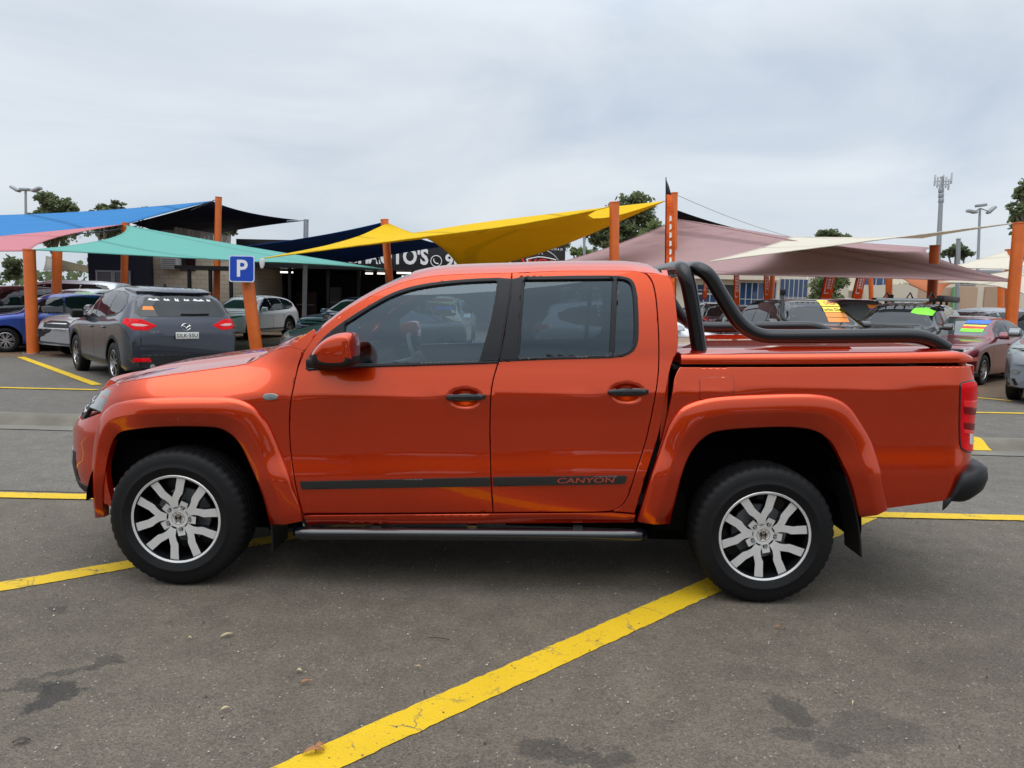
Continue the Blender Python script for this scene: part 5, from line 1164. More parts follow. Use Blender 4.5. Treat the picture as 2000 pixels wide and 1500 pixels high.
for x in (.2, -.6, -1.3):
    for s_ in (-1, 1): m.box((x, s_*.6, zr-.06), (.06, .05, .10))
rk = m.build('roof_rack', M_BLACK, r); rk['kind'] = 'stuff'
m = MB(); m.box((-.55, .76, zr+.03), (2.0, .16, .14), bev=.03); m.build('awning', M_BLACK, r)
m = MB(); m.box((.50, 0, zr-.02), (.05, 1.1, .07), bev=.01); m.build('light_bar', M_STEEL, r)
for y in (-.45, 0.05, .5):
    m = MB(); m.tube([(.1, y-.06, zr), (.0, y, zr+.16), (-.1, y+.06, zr)], .018, 6); m.build('rack_cradle', M_BLACK, r)
r, c = car('silver_people_mover', 'silver-grey vehicle with long dark side windows behind the maroon sedan', 'mover', (.22, .23, .25), place(1915, Y=20.5), heading(-1, -.12), .90, metal=.5)
# --- maroon sedan and silver SUV at the right edge
hd = heading(-.74, -.67); loc = by_wheel('sedan', 1919, 753, hd, True, True)
r, c = car('maroon_sedan', 'maroon sedan with blue, red and green windscreen stickers', 'sedan', (.16, .010, .020), loc, hd, 1.0, metal=.45, style=7)
ws_text(c, .36, 1.32, .44, [('', None, M_BLUEP, .08), ('', None, M_YEL, .035), ('', None, M_RED, .06), ('', None, M_NEON, .07)])
hd = heading(-.66, -.75); loc = by_wheel('suv', 1968, 779, hd, True, False)
r, c = car('silver_grey_suv', 'silver-grey SUV cut off by the right edge, yellowed headlight', 'suv', (.15, .16, .175), loc, hd, 1.04, metal=.5)
c['put']('fog_lamp', M_HLAMP, [(-.70+.06*math.cos(t), .56+.05*math.sin(t)) for t in np.linspace(0, 2*math.pi, 13)[:-1]], c['fx'](1), 1, off=.012, step=.05)

c['put']('bumper_guard', M_BLACK, [(-.84, .28), (.84, .28), (.84, .44), (-.84, .44)], c['fx'](1), 1, off=.010, step=.1)
for s_ in (-1, 1): c['put']('headlight_side', [M_HLAMP, M_BLACK], [(c['L']/2-.60, .93), (c['L']/2-.20, .82), (c['L']/2-.19, .95), (c['L']/2-.50, 1.02)], c['fy'](s_), 1 if s_ < 0 else -1, off=.006, step=.05, rmi=1)
# --- across the aisle, behind the photographer: unseen cars added so paint and glass have reflections
r, c = car('white_suv', 'white SUV across the aisle, mirrored in the rear cab glass', 'suv', (.70, .71, .72), (1.6, -9.5), heading(.1, 1), 1.05, metal=.05)
r, c = car('grey_sedan', 'grey sedan across the aisle, mirrored in the doors', 'sedan', (.20, .21, .22), (-1.9, -9.0), heading(-.05, 1), 1.0)
r, c = car('dark_suv', 'dark SUV across the aisle, mirrored in the tray side', 'four', (.03, .03, .035), (4.9, -9.6), heading(.05, 1), 1.0)
r, c = car('red_hatchback', 'red hatchback across the aisle, mirrored in the front wing', 'hatch', (.30, .02, .02), (-5.2, -9.2), heading(0, 1), 1.0)

bk = empty('reflection_warehouse', (0, -24, 0), 0, 'unseen brown brick warehouse added behind the photographer to darken reflections in the paint', 'building')  # unseen building added to darken the low reflections in paint and glass
mb = MB(bk.location); mb.box((0, -24, 2.6), (70, 6, 5.2)); mb.build('wall', mat('brown_brick_wall', (.16, .11, .085), .9, var=.3, vscale=.6), bk)
for k in range(12):
    mb = MB(bk.location); mb.box((-30+k*5.4, -20.97, 1.6), (2.8, .1, 2.6)); mb.build('roller_door', mat('grey_roller_door', (.20, .21, .22), .6), bk)
mb = MB(bk.location); mb.box((0, -23.9, 5.3), (70.6, 6.6, .2)); mb.build('roof', M_STEEL, bk)

# ================================================================== SHADE SAILS AND POSTS
def lerp(a, b, t): return a+(b-a)*t
def edge_curve(a, b, into, sag, n):
    """catenary-cut edge from a to b pulled towards point into"""
    mid_ = (a+b)/2; d = (into-mid_); d = d.normalized() if d.length else d
    return [lerp(a, b, t)+d*(sag*(a-b).length*4*t*(1-t)) for t in np.linspace(0, 1, n)]
def sail(label, cor, m, sags=.10, drop=0., nu=22, group='shade sails over the car yard'):
    c_ = [at(*q) if not isinstance(q, Vector) else q for q in cor]; cen = sum(c_, Vector())/len(c_); sg = sags if isinstance(sags, (list, tuple)) else [sags]*4
    if len(c_) == 3: c_ = [c_[0], c_[1], c_[2], lerp(c_[2], c_[0], .5)+(cen-lerp(c_[2], c_[0], .5))*.25]
    n = nu; b = edge_curve(c_[0], c_[1], cen, sg[0], n+1); r_ = edge_curve(c_[1], c_[2], cen, sg[1], n+1); t_ = edge_curve(c_[3], c_[2], cen, sg[2], n+1); l_ = edge_curve(c_[0], c_[3], cen, sg[3], n+1)
    P = []
    for i in range(n+1):
        u = i/n; row = []
        for j in range(n+1):
            v = j/n
            p = lerp(b[i], t_[i], v)+lerp(l_[j], r_[j], u)-(lerp(lerp(c_[0], c_[1], u), lerp(c_[3], c_[2], u), v))
            p.z -= drop*16*u*(1-u)*v*(1-v); row.append(p)
        P.append(row)
    org = Vector((cen.x, cen.y, min(p.z for p in c_)))
    mb = MB(org); mb.grid(P, 0); o = mb.build('shade_sail', m, None, 0); o.location = org
    md = o.modifiers.new('thick', 'SOLIDIFY'); md.thickness = .008
    # hem rope and corner shackles are parts
    hem = MB(org); ring = [P[i][0] for i in range(n+1)]+[P[n][j] for j in range(1, n+1)]+[P[i][n] for i in range(n-1, -1, -1)]+[P[0][j] for j in range(n-1, 0, -1)]
    hem.tube(ring+[ring[0]], .014, 6, cap=False); hem.build('hem', m, o)
    return tag(o, label, 'shade sail', group)
def post(label, pt, pb, Y, dia=.27, m=None, zt=None, name='orange_post', cap=True):
    t = at(pt[0], pt[1], Y); b = Vector((X(pb, Y, 0), Y, 0)); mb = MB(b)
    mb.tube([b-Vector((0, 0, .02)), t], dia/2, 20); o = mb.build(name, m or M_POST, None); o.location = b
    if cap:
        q = MB(b); d = (t-b).normalized(); q.tube([t, t+d*.03], dia/2+.012, 20); q.build('post_cap', m or M_POST, o)
    fl_ = MB(b); fl_.tube([b, b+Vector((0, 0, .025))], dia/2+.10, 16); fl_.build('base_plate', M_STEEL, o)
    for a_ in (45, 135, 225, 315): fb = MB(b); c0_ = b+Vector(((dia/2+.06)*math.cos(R(a_)), (dia/2+.06)*math.sin(R(a_)), .02)); fb.tube([c0_, c0_+Vector((0, 0, .035))], .016, 6); fb.build('anchor_bolt', M_STEEL, o)
    return tag(o, label, 'post', 'orange shade sail posts' if name == 'orange_post' else None)
post('foremost orange post at left beside the blue hatchback', (57, 489), 65, 17.8)
post('short orange post in front of the people mover', (112, 489), 108, 21.5, .26)
post('orange post under the peak of the turquoise sail', (245, 436), 240, 30, .27)
post('tall orange post holding the black sail at left', (427, 386), 421, 32, .27)
post('leaning orange post carrying the blue parking sign', (483, 545), 505, 16.3, .27)
post('orange post under the peak of the yellow sail', (751, 430), 770, 26, .27)
post('orange post rising behind the rear cab roof', (1200, 397), 1199, 20.6, .27)
post('orange post behind the tall feather flag', (1317, 378), 1312, 24, .22)
post('orange post at the right end of the mauve sail', (1826, 481), 1812, 21.7, .27)
post('thick orange post at the right edge of the picture', (1991, 437), 1966, 19, .28)
post('thin orange post between the far feather flags', (1700, 520), 1704, 33, .20)
post('orange post right of the far feather flags', (1737, 520), 1734, 31, .26)
post('distant orange post beside the third feather flag', (1510, 520), 1501, 36, .24)
post('orange post far off near the right cream sails', (1955, 560), 1952, 34, .25)
post('short orange post at the top of the far right cream sail', (1969, 488), 1967, 30, .22)
post('grey steel pole at the tip of the black sail', (598, 430), 594, 34, .22, M_STEEL, name='steel_pole')
post('grey steel pole left of the big tree', (1141, 452), 1141, 40, .14, M_STEEL, name='steel_pole')
post('slim grey pole behind the cream sail at right', (1872, 467), 1868, 42, .22, M_STEEL, name='steel_pole')
F_TEAL = fabric('turquoise_mesh', (.17, .46, .40)); F_BLUE = fabric('blue_mesh', (.06, .25, .54)); F_PINK = fabric('pink_mesh', (.62, .25, .28)); F_BLACK = fabric('black_mesh', (.012, .012, .022), .1)
F_NAVY = fabric('navy_mesh', (.010, .055, .20), .2); F_YEL = fabric('yellow_mesh', (.78, .52, .015), .34); F_MAUVE = fabric('mauve_mesh', (.62, .435, .43), .58); F_CREAM = fabric('cream_mesh', (.72, .67, .56), .35); F_RUST = fabric('rust_mesh', (.50, .17, .07), .3)
sail('turquoise sail over the parked cars at left', [(66, 488, 17.8), (516, 512, 16.3), (752, 526, 26), (246, 440, 30)], F_TEAL, [.012, .03, .05, .07])
sail('blue sail at the left edge', [(243, 439, 30), (413, 393, 32), (-200, 420, 38), (-200, 500, 26)], F_BLUE, [.05, .085, .03, .03])
sail('pink sail at the left edge below the blue one', [(58, 490, 17.8), (243, 438, 30), (-200, 478, 30), (-200, 492, 18)], F_PINK, [.07, .05, .02, .01])
sail('black sail on the tall orange post at left', [(258, 436, 30.5), (414, 393, 32.5), (592, 431, 34), (350, 474, 38)], F_BLACK, [.02, .11, .05, .02])
sail('navy sail behind the yellow one', [(750, 434, 26), (420, 487, 32), (690, 512, 36), (872, 480, 33)], F_NAVY, [.05, .02, .03, .05])
# yellow sail: ruled between its near and far hems
B, A, D, E_, C_ = at(516, 504, 16.3), at(757, 436, 26), at(1192, 403, 20.6), at(1302, 392, 24), at(905, 530, 27)
def poly3(pts, n, sub=8):
    q = [Vector(v) for v in crv([tuple(v) for v in pts], sub)]; L0 = [0]
    for a, b in zip(q, q[1:]): L0.append(L0[-1]+(b-a).length)
    o = []
    for k in range(n+1):
        s_ = L0[-1]*k/n; i = max(0, min(len(q)-2, next((i for i in range(len(q)-1) if L0[i+1] >= s_-1e-9), len(q)-2))); o.append(q[i].lerp(q[i+1], (s_-L0[i])/max(1e-9, L0[i+1]-L0[i])))
    return o
n = 48; mm = 30
near = poly3([B, at(640, 487.5, 17), at(760, 472, 17.6), at(830, 462.5, 18), at(1000, 440.5, 19.1), at(1150, 413, 20.3), D], n)
top_ = poly3([A, at(790, 450, 26.2), at(830, 463, 26.4), at(872, 491, 26.8), C_], n)
left_ = poly3([B, at(560, 495.5, 18.5), at(640, 479, 21.5), at(700, 461.5, 24), at(735, 446, 25.3), A], mm)
right_ = poly3([D, at(1165, 411, 20.9)], 3)[:-1]+poly3([at(1165, 411, 20.9), at(1148, 421, 21.2), at(1165, 427, 21.6), at(1215, 419, 22.6), E_], 12)[:-1]+poly3([E_, at(1200, 437.5, 24.8), at(1100, 479, 25.8), at(1000, 511, 26.5), C_], mm-15)
P = []
for i in range(n+1):
    u = i/n; row = []
    for j in range(mm+1):
        v = j/mm; row.append(near[i]*(1-v)+top_[i]*v+left_[j]*(1-u)+right_[j]*u-((B*(1-u)+D*u)*(1-v)+(A*(1-u)+C_*u)*v))
    P.append(row)
org = Vector((A.x, A.y-4, 2.0)); mb = MB(org); mb.grid(P, 0); o = mb.build('shade_sail', F_YEL, None, 0); o.location = org; md = o.modifiers.new('thick', 'SOLIDIFY'); md.thickness = .008
tag(o, 'yellow twisted sail stretched above the pickup cab', 'shade sail', 'shade sails over the car yard')
hem = MB(org); hem.tube(near, .016, 6); hem.build('hem', F_YEL, o)
hem = MB(org); hem.tube([r_[-1] for r_ in P], .016, 6); hem.build('hem', F_YEL, o)
sail('black sail edge showing above the mauve sail', [(1322, 411, 24.5), (1548, 467, 34), (1420, 500, 40), (1240, 482, 36)], F_BLACK, [.05, .03, .03, .06])
sail('mauve sail above the tray, reaching the right hand post', [(1323, 428, 25), (1556, 466, 36), (1818, 484, 26), (1985, 550, 19.4)], F_MAUVE, [.05, .01, .15, .0])
sail('mauve sail sloping down to the cab roof', [(1088, 514, 27), (1323, 428, 25), (1985, 550, 19.4), (1330, 534, 19)], F_MAUVE, [.07, .0, .008, .02])
sail('cream sail rising to the right hand post', [(1384, 511, 18.5), (1546, 463, 24), (1800, 465, 25), (1994, 434, 19.2)], F_CREAM, [.04, .0, .035, .03])
sail('cream sail with its peak near the right edge', [(1848, 523, 28), (1966, 490, 30), (2010, 515, 26), (1985, 527, 24)], F_CREAM, [.05, .10, .02, .02])
sail('lowest cream sail at the right edge', [(1815, 553, 26), (1990, 527, 23), (2080, 560, 20), (2075, 640, 17.5)], F_CREAM, [.02, .02, .02, .09])
sail('rust coloured sail hanging behind the right post', [(1745, 538, 31), (1890, 545, 29), (1843, 586, 26), (1775, 555, 27)], F_RUST, [.02, .10, .05, .05])
sail('pale cream sail in the yard beyond the left posts', [(90, 500, 34), (176, 520, 34), (176, 532, 36), (85, 528, 33)], F_CREAM, [.02, .02, .02, .02])
# stay wires
def wire(label, a, b, rad=.012, sag=.1):
    a, b = at(*a), at(*b); base = a.copy(); mb = MB(base); mb.tube([lerp(a, b, t)-Vector((0, 0, sag*4*t*(1-t))) for t in np.linspace(0, 1, 9)], rad, 5); o = mb.build('stay_wire', M_STEEL, None); o.location = base; return tag(o, label, 'cable', 'stay wires of the shade sails')
wire('thin wire from the feather flag post down to the cream sail', (1320, 380, 24), (1546, 463, 32), .010)
wire('wire from the tall left post along the blue sail', (426, 388, 32), (-40, 437, 33), .03, .9)
wire('thin cable from the rear of the yellow sail to the flag post', (1296, 394, 24), (1316, 386, 24), .012, 0)
wire('cable from black sail to the grey pole', (560, 432, 33.6), (598, 430, 34), .014, 0)
# ------------------------------------------------------------------ parking sign
Ys = 16.0; c0 = at(472.5, 525, Ys); px_ = F/Ys*.995
hw = 25/px_; org = Vector((c0.x, Ys, 0)); rt = _r.normalized(); rt = Vector((1, -.02, 0)).normalized(); up = Vector((.02, 0, 1)).normalized(); fn = Vector((0, -1, 0))
def rrect(w2, h2, r_, n=5):
    o = []
    for cx, cy, a0 in ((w2-r_, h2-r_, 0), (-w2+r_, h2-r_, 90), (-w2+r_, -h2+r_, 180), (w2-r_, -h2+r_, 270)):
        o += [(cx+r_*math.cos(R(a0+90*k/n)), cy+r_*math.sin(R(a0+90*k/n))) for k in range(n+1)]
    return o
sgn = empty('parking_sign', (c0.x, Ys, c0.z-.3), 0, 'square blue parking sign with a white letter P', 'sign')
def flat(loop, off, th, m, nm, par, cc=c0):
    mb = MB(par.matrix_world.translation if False else par.location); mb.prism([cc+rt*x+up*y+fn*off for x, y in loop], fn*th); return fix_normals(mb.build(nm, m, par))
flat(rrect(hw, hw*1.02, .05), 0, .012, mat('sign_white_border', (.60, .66, .78), .4), 'sign_plate', sgn)
flat(rrect(hw*.92, hw*.94, .045), .012, .003, mat('sign_blue', (.004, .055, .42), .35, coat=.3), 'sign_face', sgn)
mb = MB(sgn.location); text_on(mb, 'P', c0+fn*.017+rt*.0-up*.01, rt, up, .50, .022, 1.0); mb.build('sign_letter', M_WHITE, sgn)
mb = MB(sgn.location); mb.box(c0+Vector((.12, .12, -.1)), (.08, .2, .30)); mb.build('sign_bracket', M_STEEL, sgn)
mb = MB(); p = at(512, 512, 15.9); mb = MB(p); puff(mb, crv([(p.x-.03, p.z-.12), (p.x-.05, p.z), (p.x-.03, p.z+.08), (p.x+.03, p.z+.08), (p.x+.05, p.z), (p.x+.02, p.z-.12)], 2, True), [-.03, -.02, .02, .03], [.6, 1, 1, .6], cy=p.y)
o = fix_normals(mb.build('sail_shackle', mat('pale_webbing', (.6, .6, .58), .8), None)); o.location = p; tag(o, 'pale webbing pad hanging beside the parking sign', 'strap')
# ------------------------------------------------------------------ feather flags
FLG = fabric('orange_flag_cloth', (.85, .19, .04), .45); FLD = mat('dark_flag_tip', (.02, .02, .03), .7)
def flag(label, top, bot, Y, wpx, tip=True, curve=.0, script=True, fr=True):
    t = at(top[0], top[1], Y); b = Vector((X(bot[0], Y, 0), Y, 0)); zlow = at(bot[0], bot[1], Y).z; root = empty('feather_flag', b, 0, label, 'flag', 'orange feather flags')
    wd = wpx*Y/F; H_ = t.z-zlow; d = Vector((t.x-X(bot[0], Y, zlow), 0, H_))
    L0 = Vector((X(bot[0], Y, zlow), Y, zlow)); mb = MB(b); P = []; k = 18
    for i in range(k+1):
        v = i/k; c_ = L0+d*v; w0 = wd*(1 if v < .72 else max(.06, math.cos((v-.72)/.28*math.pi/2)**.7)); P.append([c_+Vector((wd*u*(1)*(w0/wd)+(wd-w0)*(-.0), .05*math.sin(v*5+u*3), 0)) for u in np.linspace(0, 1, 5)])
    mb.grid(P[:k-1] if tip else P, 0); o = mb.build('cloth', FLG, root, 0); md = o.modifiers.new('t', 'SOLIDIFY'); md.thickness = .006
    if tip: mb = MB(b); mb.grid(P[k-2:], 0); o2 = mb.build('cloth_tip', FLD, root, 0); md = o2.modifiers.new('t', 'SOLIDIFY'); md.thickness = .006
    mb = MB(b); mb.tube([b]+[r_[0] for r_ in P], .012, 6); mb.build('pole', M_BLACK, root)
    if script:
        Fp = lambda u, v: L0+d*v+Vector((wd*u, -.06, 0))
        mb = MB(b)
        for (u0, v0, u1, v1) in ((.18, .30, .24, .80), (.72, .36, .78, .80), (.18, .78, .78, .80), (.18, .28, .60, .30)): mb.prism([Fp(u0, v0), Fp(u1, v0), Fp(u1, v1), Fp(u0, v1)], (0, -.004, 0))
        mb.build('printed_frame', M_WHITE, root) if fr else None
        for j in range(7):
            v = .38+j*.055; mb = MB(b); mb.prism([Fp(.36, v), Fp(.62, v+.008), Fp(.60, v+.036), Fp(.40, v+.040)], (0, -.004, 0)); mb.build('printed_letter', M_WHITE, root)
    return root
flag('tall orange feather flag behind the cab with a dark tip', (1300, 347), (1300, 640), 17.5, 17, fr=False)
flag('orange feather flag behind the sloping tube, second from the cab', (1434, 500), (1433, 612), 30, 10, tip=False)
flag('orange feather flag just left of the snorkel car', (1492, 500), (1493, 606), 30, 9, tip=False)
flag('leaning orange feather flag in front of the hedge, left of a pair', (1618, 505), (1599, 600), 30, 20, tip=False)
flag('leaning orange feather flag at the hedge end, right of a pair', (1680, 505), (1661, 600), 30, 17, tip=False)
flag('orange feather flag glimpsed between the sports bar tubes', (1379, 520), (1371, 585), 30, 8, tip=False)
# ------------------------------------------------------------------ buildings
def wallbox(mb, px0, px1, py0, Y, depth, zb=0., mi=0):
    a = at(px0, py0, Y); b = at(px1, py0, Y); zt = (a.z+b.z)/2; x0, x1 = X(px0, Y, 1.5), X(px1, Y, 1.5)
    mb.box(((x0+x1)/2, Y+depth/2, (zt+zb)/2), (x1-x0, depth, zt-zb), mi); return x0, x1, zt
def brickmat(name, c1, c2, mo, sc=1.):
    m = bpy.data.materials.new(name); m.use_nodes = True; t = m.node_tree; p = t.nodes['Principled BSDF']; tc = t.nodes.new('ShaderNodeTexCoord'); b = t.nodes.new('ShaderNodeTexBrick')
    b.inputs['Color1'].default_value = c1+(1,); b.inputs['Color2'].default_value = c2+(1,); b.inputs['Mortar'].default_value = mo+(1,); b.inputs['Scale'].default_value = 1; b.inputs['Brick Width'].default_value = .42*sc; b.inputs['Row Height'].default_value = .20*sc; b.inputs['Mortar Size'].default_value = .016*sc
    mp = t.nodes.new('ShaderNodeMapping'); mp.inputs['Rotation'].default_value = (R(90), 0, 0); t.links.new(tc.outputs['Object'], mp.inputs[0]); t.links.new(mp.outputs[0], b.inputs['Vector']); t.links.new(b.outputs['Color'], p.inputs['Base Color']); p.inputs['Roughness'].default_value = .9
    bp = t.nodes.new('ShaderNodeBump'); bp.inputs['Strength'].default_value = .6; bp.inputs['Distance'].default_value = .01; bp.invert = True; t.links.new(b.outputs['Fac'], bp.inputs['Height']); t.links.new(bp.outputs[0], p.inputs['Normal'])
    return m
M_NAVYW = mat('navy_painted_wall', (.022, .026, .045), .7); M_DARKW = mat('black_cladding', (.010, .010, .013), .5); M_FRAME = mat('aluminium_frame', (.42, .43, .45), .4, .6)
BR = brickmat('cream_brick', (.64, .55, .42), (.57, .49, .37), (.46, .40, .31)); M_CREAM = mat('cream_render', (.58, .52, .42), .85, bump=.15)
# sales office: navy front, sliding door
of = empty('sales_office', (X(230, 33, 0), 33, 0), 0, 'navy painted sales office with sliding door below the turquoise sail', 'building'); ol = of.location
mb = MB(ol); x0, x1, zt = wallbox(mb, 174, 288, 488, 33, 5); mb.build('wall', M_NAVYW, of)
for a, b, m_, nm in ((192, 222, mat('pale_door_pane', (.20, .19, .20), .4), 'door_glass'), (226, 256, M_CARGLASS, 'door_glass')):  # left pane is a flat grey, paler than the right one
    mb = MB(ol); xa, xb = X(a, 33, 1.5), X(b, 33, 1.5); mb.box(((xa+xb)/2, 32.96, 1.25), (xb-xa, .05, 2.3)); mb.build(nm, m_, of)
    for xx in (xa, xb): mb = MB(ol); mb.box((xx, 32.94, 1.25), (.07, .08, 2.4)); mb.build('door_frame', M_FRAME, of)
mb = MB(ol); mb.box(((X(192, 33, 1.5)+X(256, 33, 1.5))/2, 32.94, 2.46), (X(256, 33, 1.5)-X(192, 33, 1.5)+.1, .08, .08)); mb.build('door_head', M_FRAME, of)
mb = MB(ol); text_on(mb, 'FEED  THE  IT', Vector((X(208, 33, 2.8), 32.96, at(208, 497, 33).z)), (1, 0, 0), (0, 0, 1), .22); mb.build('wall_lettering', M_WHITE, of) if False else None
# cream brick store
bs = empty('brick_store', (X(420, 33, 0), 33.6, 0), 0, 'cream brick building with a window air conditioner and grey parapet', 'building'); bl_ = bs.location
mb = MB(bl_); x0, x1, zt = wallbox(mb, 288, 452, 476, 33.6, 7); mb.build('wall', BR, bs)
x0p, x1p = X(300, 33.6, 3), X(452, 33.6, 3); npal = 18
pm_ = [mat('weathered_paling_%d' % i, c, .9, var=.2) for i, c in enumerate(((.30, .27, .23), (.26, .235, .20), (.34, .31, .27)))]
for k in range(npal):                                   # parapet of grey palings, each a board
    xa = x0p+(x1p-x0p)*k/npal; mb = MB(bl_); zt2 = lerp(at(338, 443, 33.6).z, at(560, 478, 33.6).z, max(0, (k/npal-.24)/1.4)) if k > 4 else at(338, 450, 33.6).z
    mb.box((xa+.11, 33.55, (zt-.2+zt2)/2), ((x1p-x0p)/npal-.02, .03, zt2-zt+.2)); mb.build('paling', pm_[k % 3], bs)
ac = at(334, 515, 33.3); mb = MB(bl_); mb.box((ac.x, 33.35, ac.z), (.75, .5, .5), bev=.03); aco = mb.build('air_conditioner', mat('white_appliance', (.6, .6, .58), .5), bs)
for k in range(5): mb = MB(bl_); mb.box((ac.x, 33.09, ac.z-.18+k*.09), (.62, .02, .04)); mb.build('louvre', M_STEEL, aco)
wx = at(355, 515, 33.3); mb = MB(bl_); mb.box((wx.x+.15, 33.55, wx.z), (.7, .08, .6)); mb.build('window', M_CARGLASS, bs)
# black steel awning frame
aw = empty('awning_frame', (X(420, 31, 0), 31, 0), 0, 'black steel awning frame standing before the cream brick wall', 'awning'); al_ = aw.location
zA = at(400, 523, 31).z; xa, xb = X(343, 31, 2.5), X(455, 31, 2.5)
mb = MB(al_); mb.box(((xa+xb)/2, 31.5, zA), (xb-xa, 1.2, .16)); mb.build('awning_beam', M_BLACK, aw)
for px in (371, 412, 452): mb = MB(al_); xx = X(px, 31, 1.2); mb.box((xx, 31, zA/2), (.12, .12, zA)); mb.build('awning_leg', M_BLACK, aw)
# workshop with black sign fascia
Yw = 36.; wk = empty('workshop', (X(850, Yw, 0), Yw, 0), 0, 'black workshop with open front, white lettering and a car logo on its fascia', 'building'); wl = wk.location
fx0, fx1 = X(462, Yw, 3), X(1103, Yw, 3); ztop = at(1000, 478, Yw).z; zbot = at(850, 530, Yw).z
mb = MB(wl); mb.box(((fx0+fx1)/2, Yw+.15, (ztop+zbot)/2), (fx1-fx0, .3, ztop-zbot)); fa = mb.build('fascia', mat('gloss_sign_black', (.010, .010, .012), .25), wk)
mb = MB(wl); mb.box(((fx0+fx1)/2, Yw+9, ztop/2), (fx1-fx0, .2, ztop)); mb.build('back_wall', M_DARKW, wk)
mb = MB(wl); mb.box(((fx0+fx1)/2, Yw+4.6, zbot+.1), (fx1-fx0, 8.6, .12)); mb.build('ceiling', M_DARKW, wk)
for xx in (fx0+.1, fx1-.1): mb = MB(wl); mb.box((xx, Yw+4.6, ztop/2), (.2, 8.6, ztop)); mb.build('side_wall', M_DARKW if xx < 0 else mat('grey_cladding', (.30, .31, .32), .7), wk)
for k, px in enumerate((475, 565, 640, 700, 760, 860, 960, 1050)):
    mb = MB(wl); xx = X(px, Yw+.4, 1.5); mb.box((xx, Yw+.5, zbot/2), (.14, .14, zbot)); mb.build('column', M_BLACK, wk)
def wtext(s_, px, py, size, m, bold=.03, sx=1., nm='sign_lettering'):
    p = at(px, py, Yw-.02); mb = MB(wl); text_on(mb, s_, p, (1, 0, 0), Vector((.0, 0, 1)), size, bold, sx); mb.build(nm, m, fa)
wtext("CITY", 711, 501, 1.02, M_WHITE, .035, .82); wtext("AUTO'S", 778, 502, 1.02, M_WHITE, .035, .82); wtext('96', 886, 510, .82, M_WHITE, .03, 1.0); wtext('28', 983, 512, .82, M_WHITE, .03, 1.0); wtext('WCA', 1053, 514, .52, mat('logo_red', (.75, .02, .03), .4), .02, 1.35)
wtext('940 20 & 20', 1086, 487, .13, M_WHITE, .01, 1.0)
p = at(852, 510, Yw-.04); mb = MB(wl); mb.tube([p+Vector((.26*math.cos(t), 0, .26*math.sin(t))) for t in np.linspace(0, 2*math.pi, 25)], .022, 6, cap=False); mb.tube(crv([tuple(p+Vector(q)) for q in ((-.11, 0, .12), (-.12, 0, .02), (-.03, 0, -.09), (.10, 0, -.13))], 3), [.05]+[.03]*8+[.05], 6); mb.build('phone_symbol', M_WHITE, fa)
def lstroke(pts, m, r_=.025):
    mb = MB(wl); mb.tube([at(u, v, Yw-.04) for u, v in crv(pts, 4)], r_, 6); mb.build('logo_stroke', m, fa)
lstroke([(1030, 503), (1045, 492), (1064, 489), (1080, 497), (1090, 508)], M_STEEL, .03); lstroke([(1028, 507), (1040, 504), (1055, 502), (1075, 505), (1086, 508)], M_WHITE, .03); lstroke([(1052, 497), (1056, 493), (1060, 497)], M_WHITE, .015); lstroke([(1032, 499), (1037, 497), (1041, 498)], M_RED, .04)
lstroke([(1029, 507), (1031, 512), (1034, 515)], M_WHITE, .04)
TUBE = mat('fluorescent_tube', (.8, .8, .8), .4, emit=(1, .95, .85, 2.2))
for a, b, py, dY in ((548, 572, 531.5, 2.5), (714, 728, 534, 3), (737, 754, 534, 3), (775, 803, 530, 2.5), (785, 800, 540, 5)):
    q0, q1 = at(a, py, Yw+dY), at(b, py, Yw+dY); z_ = min(q0.z, zbot-.03); q0.z = q1.z = z_; mb = MB(wl); mb.tube([q0, q1], .045, 6); mb.build('tube_light', TUBE, wk)
for k, (px, hh, w_) in enumerate(((540, 2.2, .9), (600, 1.8, 1.2), (655, 2.1, .7), (700, 1.5, 1.0))):
    xx = X(px, Yw+6, 1); mb = MB(wl); mb.box((xx, Yw+6, hh/2), (w_, .5, hh), bev=.02); mb.box((xx, Yw+5.7, hh*.6), (w_*.8, .1, .08), 1); mb.build('tool_cabinet', [mat('cabinet_%d' % k, ((.10, .10, .11), (.06, .02, .02), (.14, .14, .15), (.05, .05, .08))[k], .5), M_STEEL], wk)
# ------------------------------------------------------------------ right hand office blocks
def block(label, px0, px1, pytop, Y, strips, depth=8, cols=()):
    r_ = empty('office_block', (X((px0+px1)/2, Y, 0), Y, 0), 0, label, 'building'); lo = r_.location
    mb = MB(lo); x0, x1, zt = wallbox(mb, px0, px1, pytop, Y, depth); mb.build('wall', M_CREAM, r_)
    for (a, b, t_, bt, nb, m_) in strips:
        p, q = at(a, t_, Y), at(b, bt, Y); zc = (p.z+q.z)/2; hz_ = p.z-q.z; xa, xb = p.x, q.x
        for k in range(nb):
            xa_, xb_ = xa+(xb-xa)*k/nb, xa+(xb-xa)*(k+1)/nb; mb = MB(lo); mb.box(((xa_+xb_)/2, Y-.01, zc), (xb_-xa_-.05, .06, hz_)); w_ = mb.build('window', m_, r_)
            mb = MB(lo); mb.box(((xa_+xb_)/2, Y-.05, zc-hz_*.18), (xb_-xa_-.02, .05, .05)); mb.build('transom', M_FRAME, w_)
            mb = MB(lo); mb.box((xb_-.02, Y-.05, zc), (.06, .06, hz_)); mb.build('mullion', M_FRAME, w_)
    for (a, b, t_, bt) in cols:
        p, q = at(a, t_, Y-.3), at(b, bt, Y-.3); mb = MB(lo); mb.box(((p.x+q.x)/2, Y-.3, (p.z+q.z)/2), (q.x-p.x, .5, p.z-q.z)); mb.build('ledge', M_CREAM, r_)
    return r_
W_BL = mat('blue_office_glass', (.020, .045, .11), .06, ior=1.6, var=.3, vscale=1); W_DK = mat('dark_opening', (.03, .028, .026), .8)
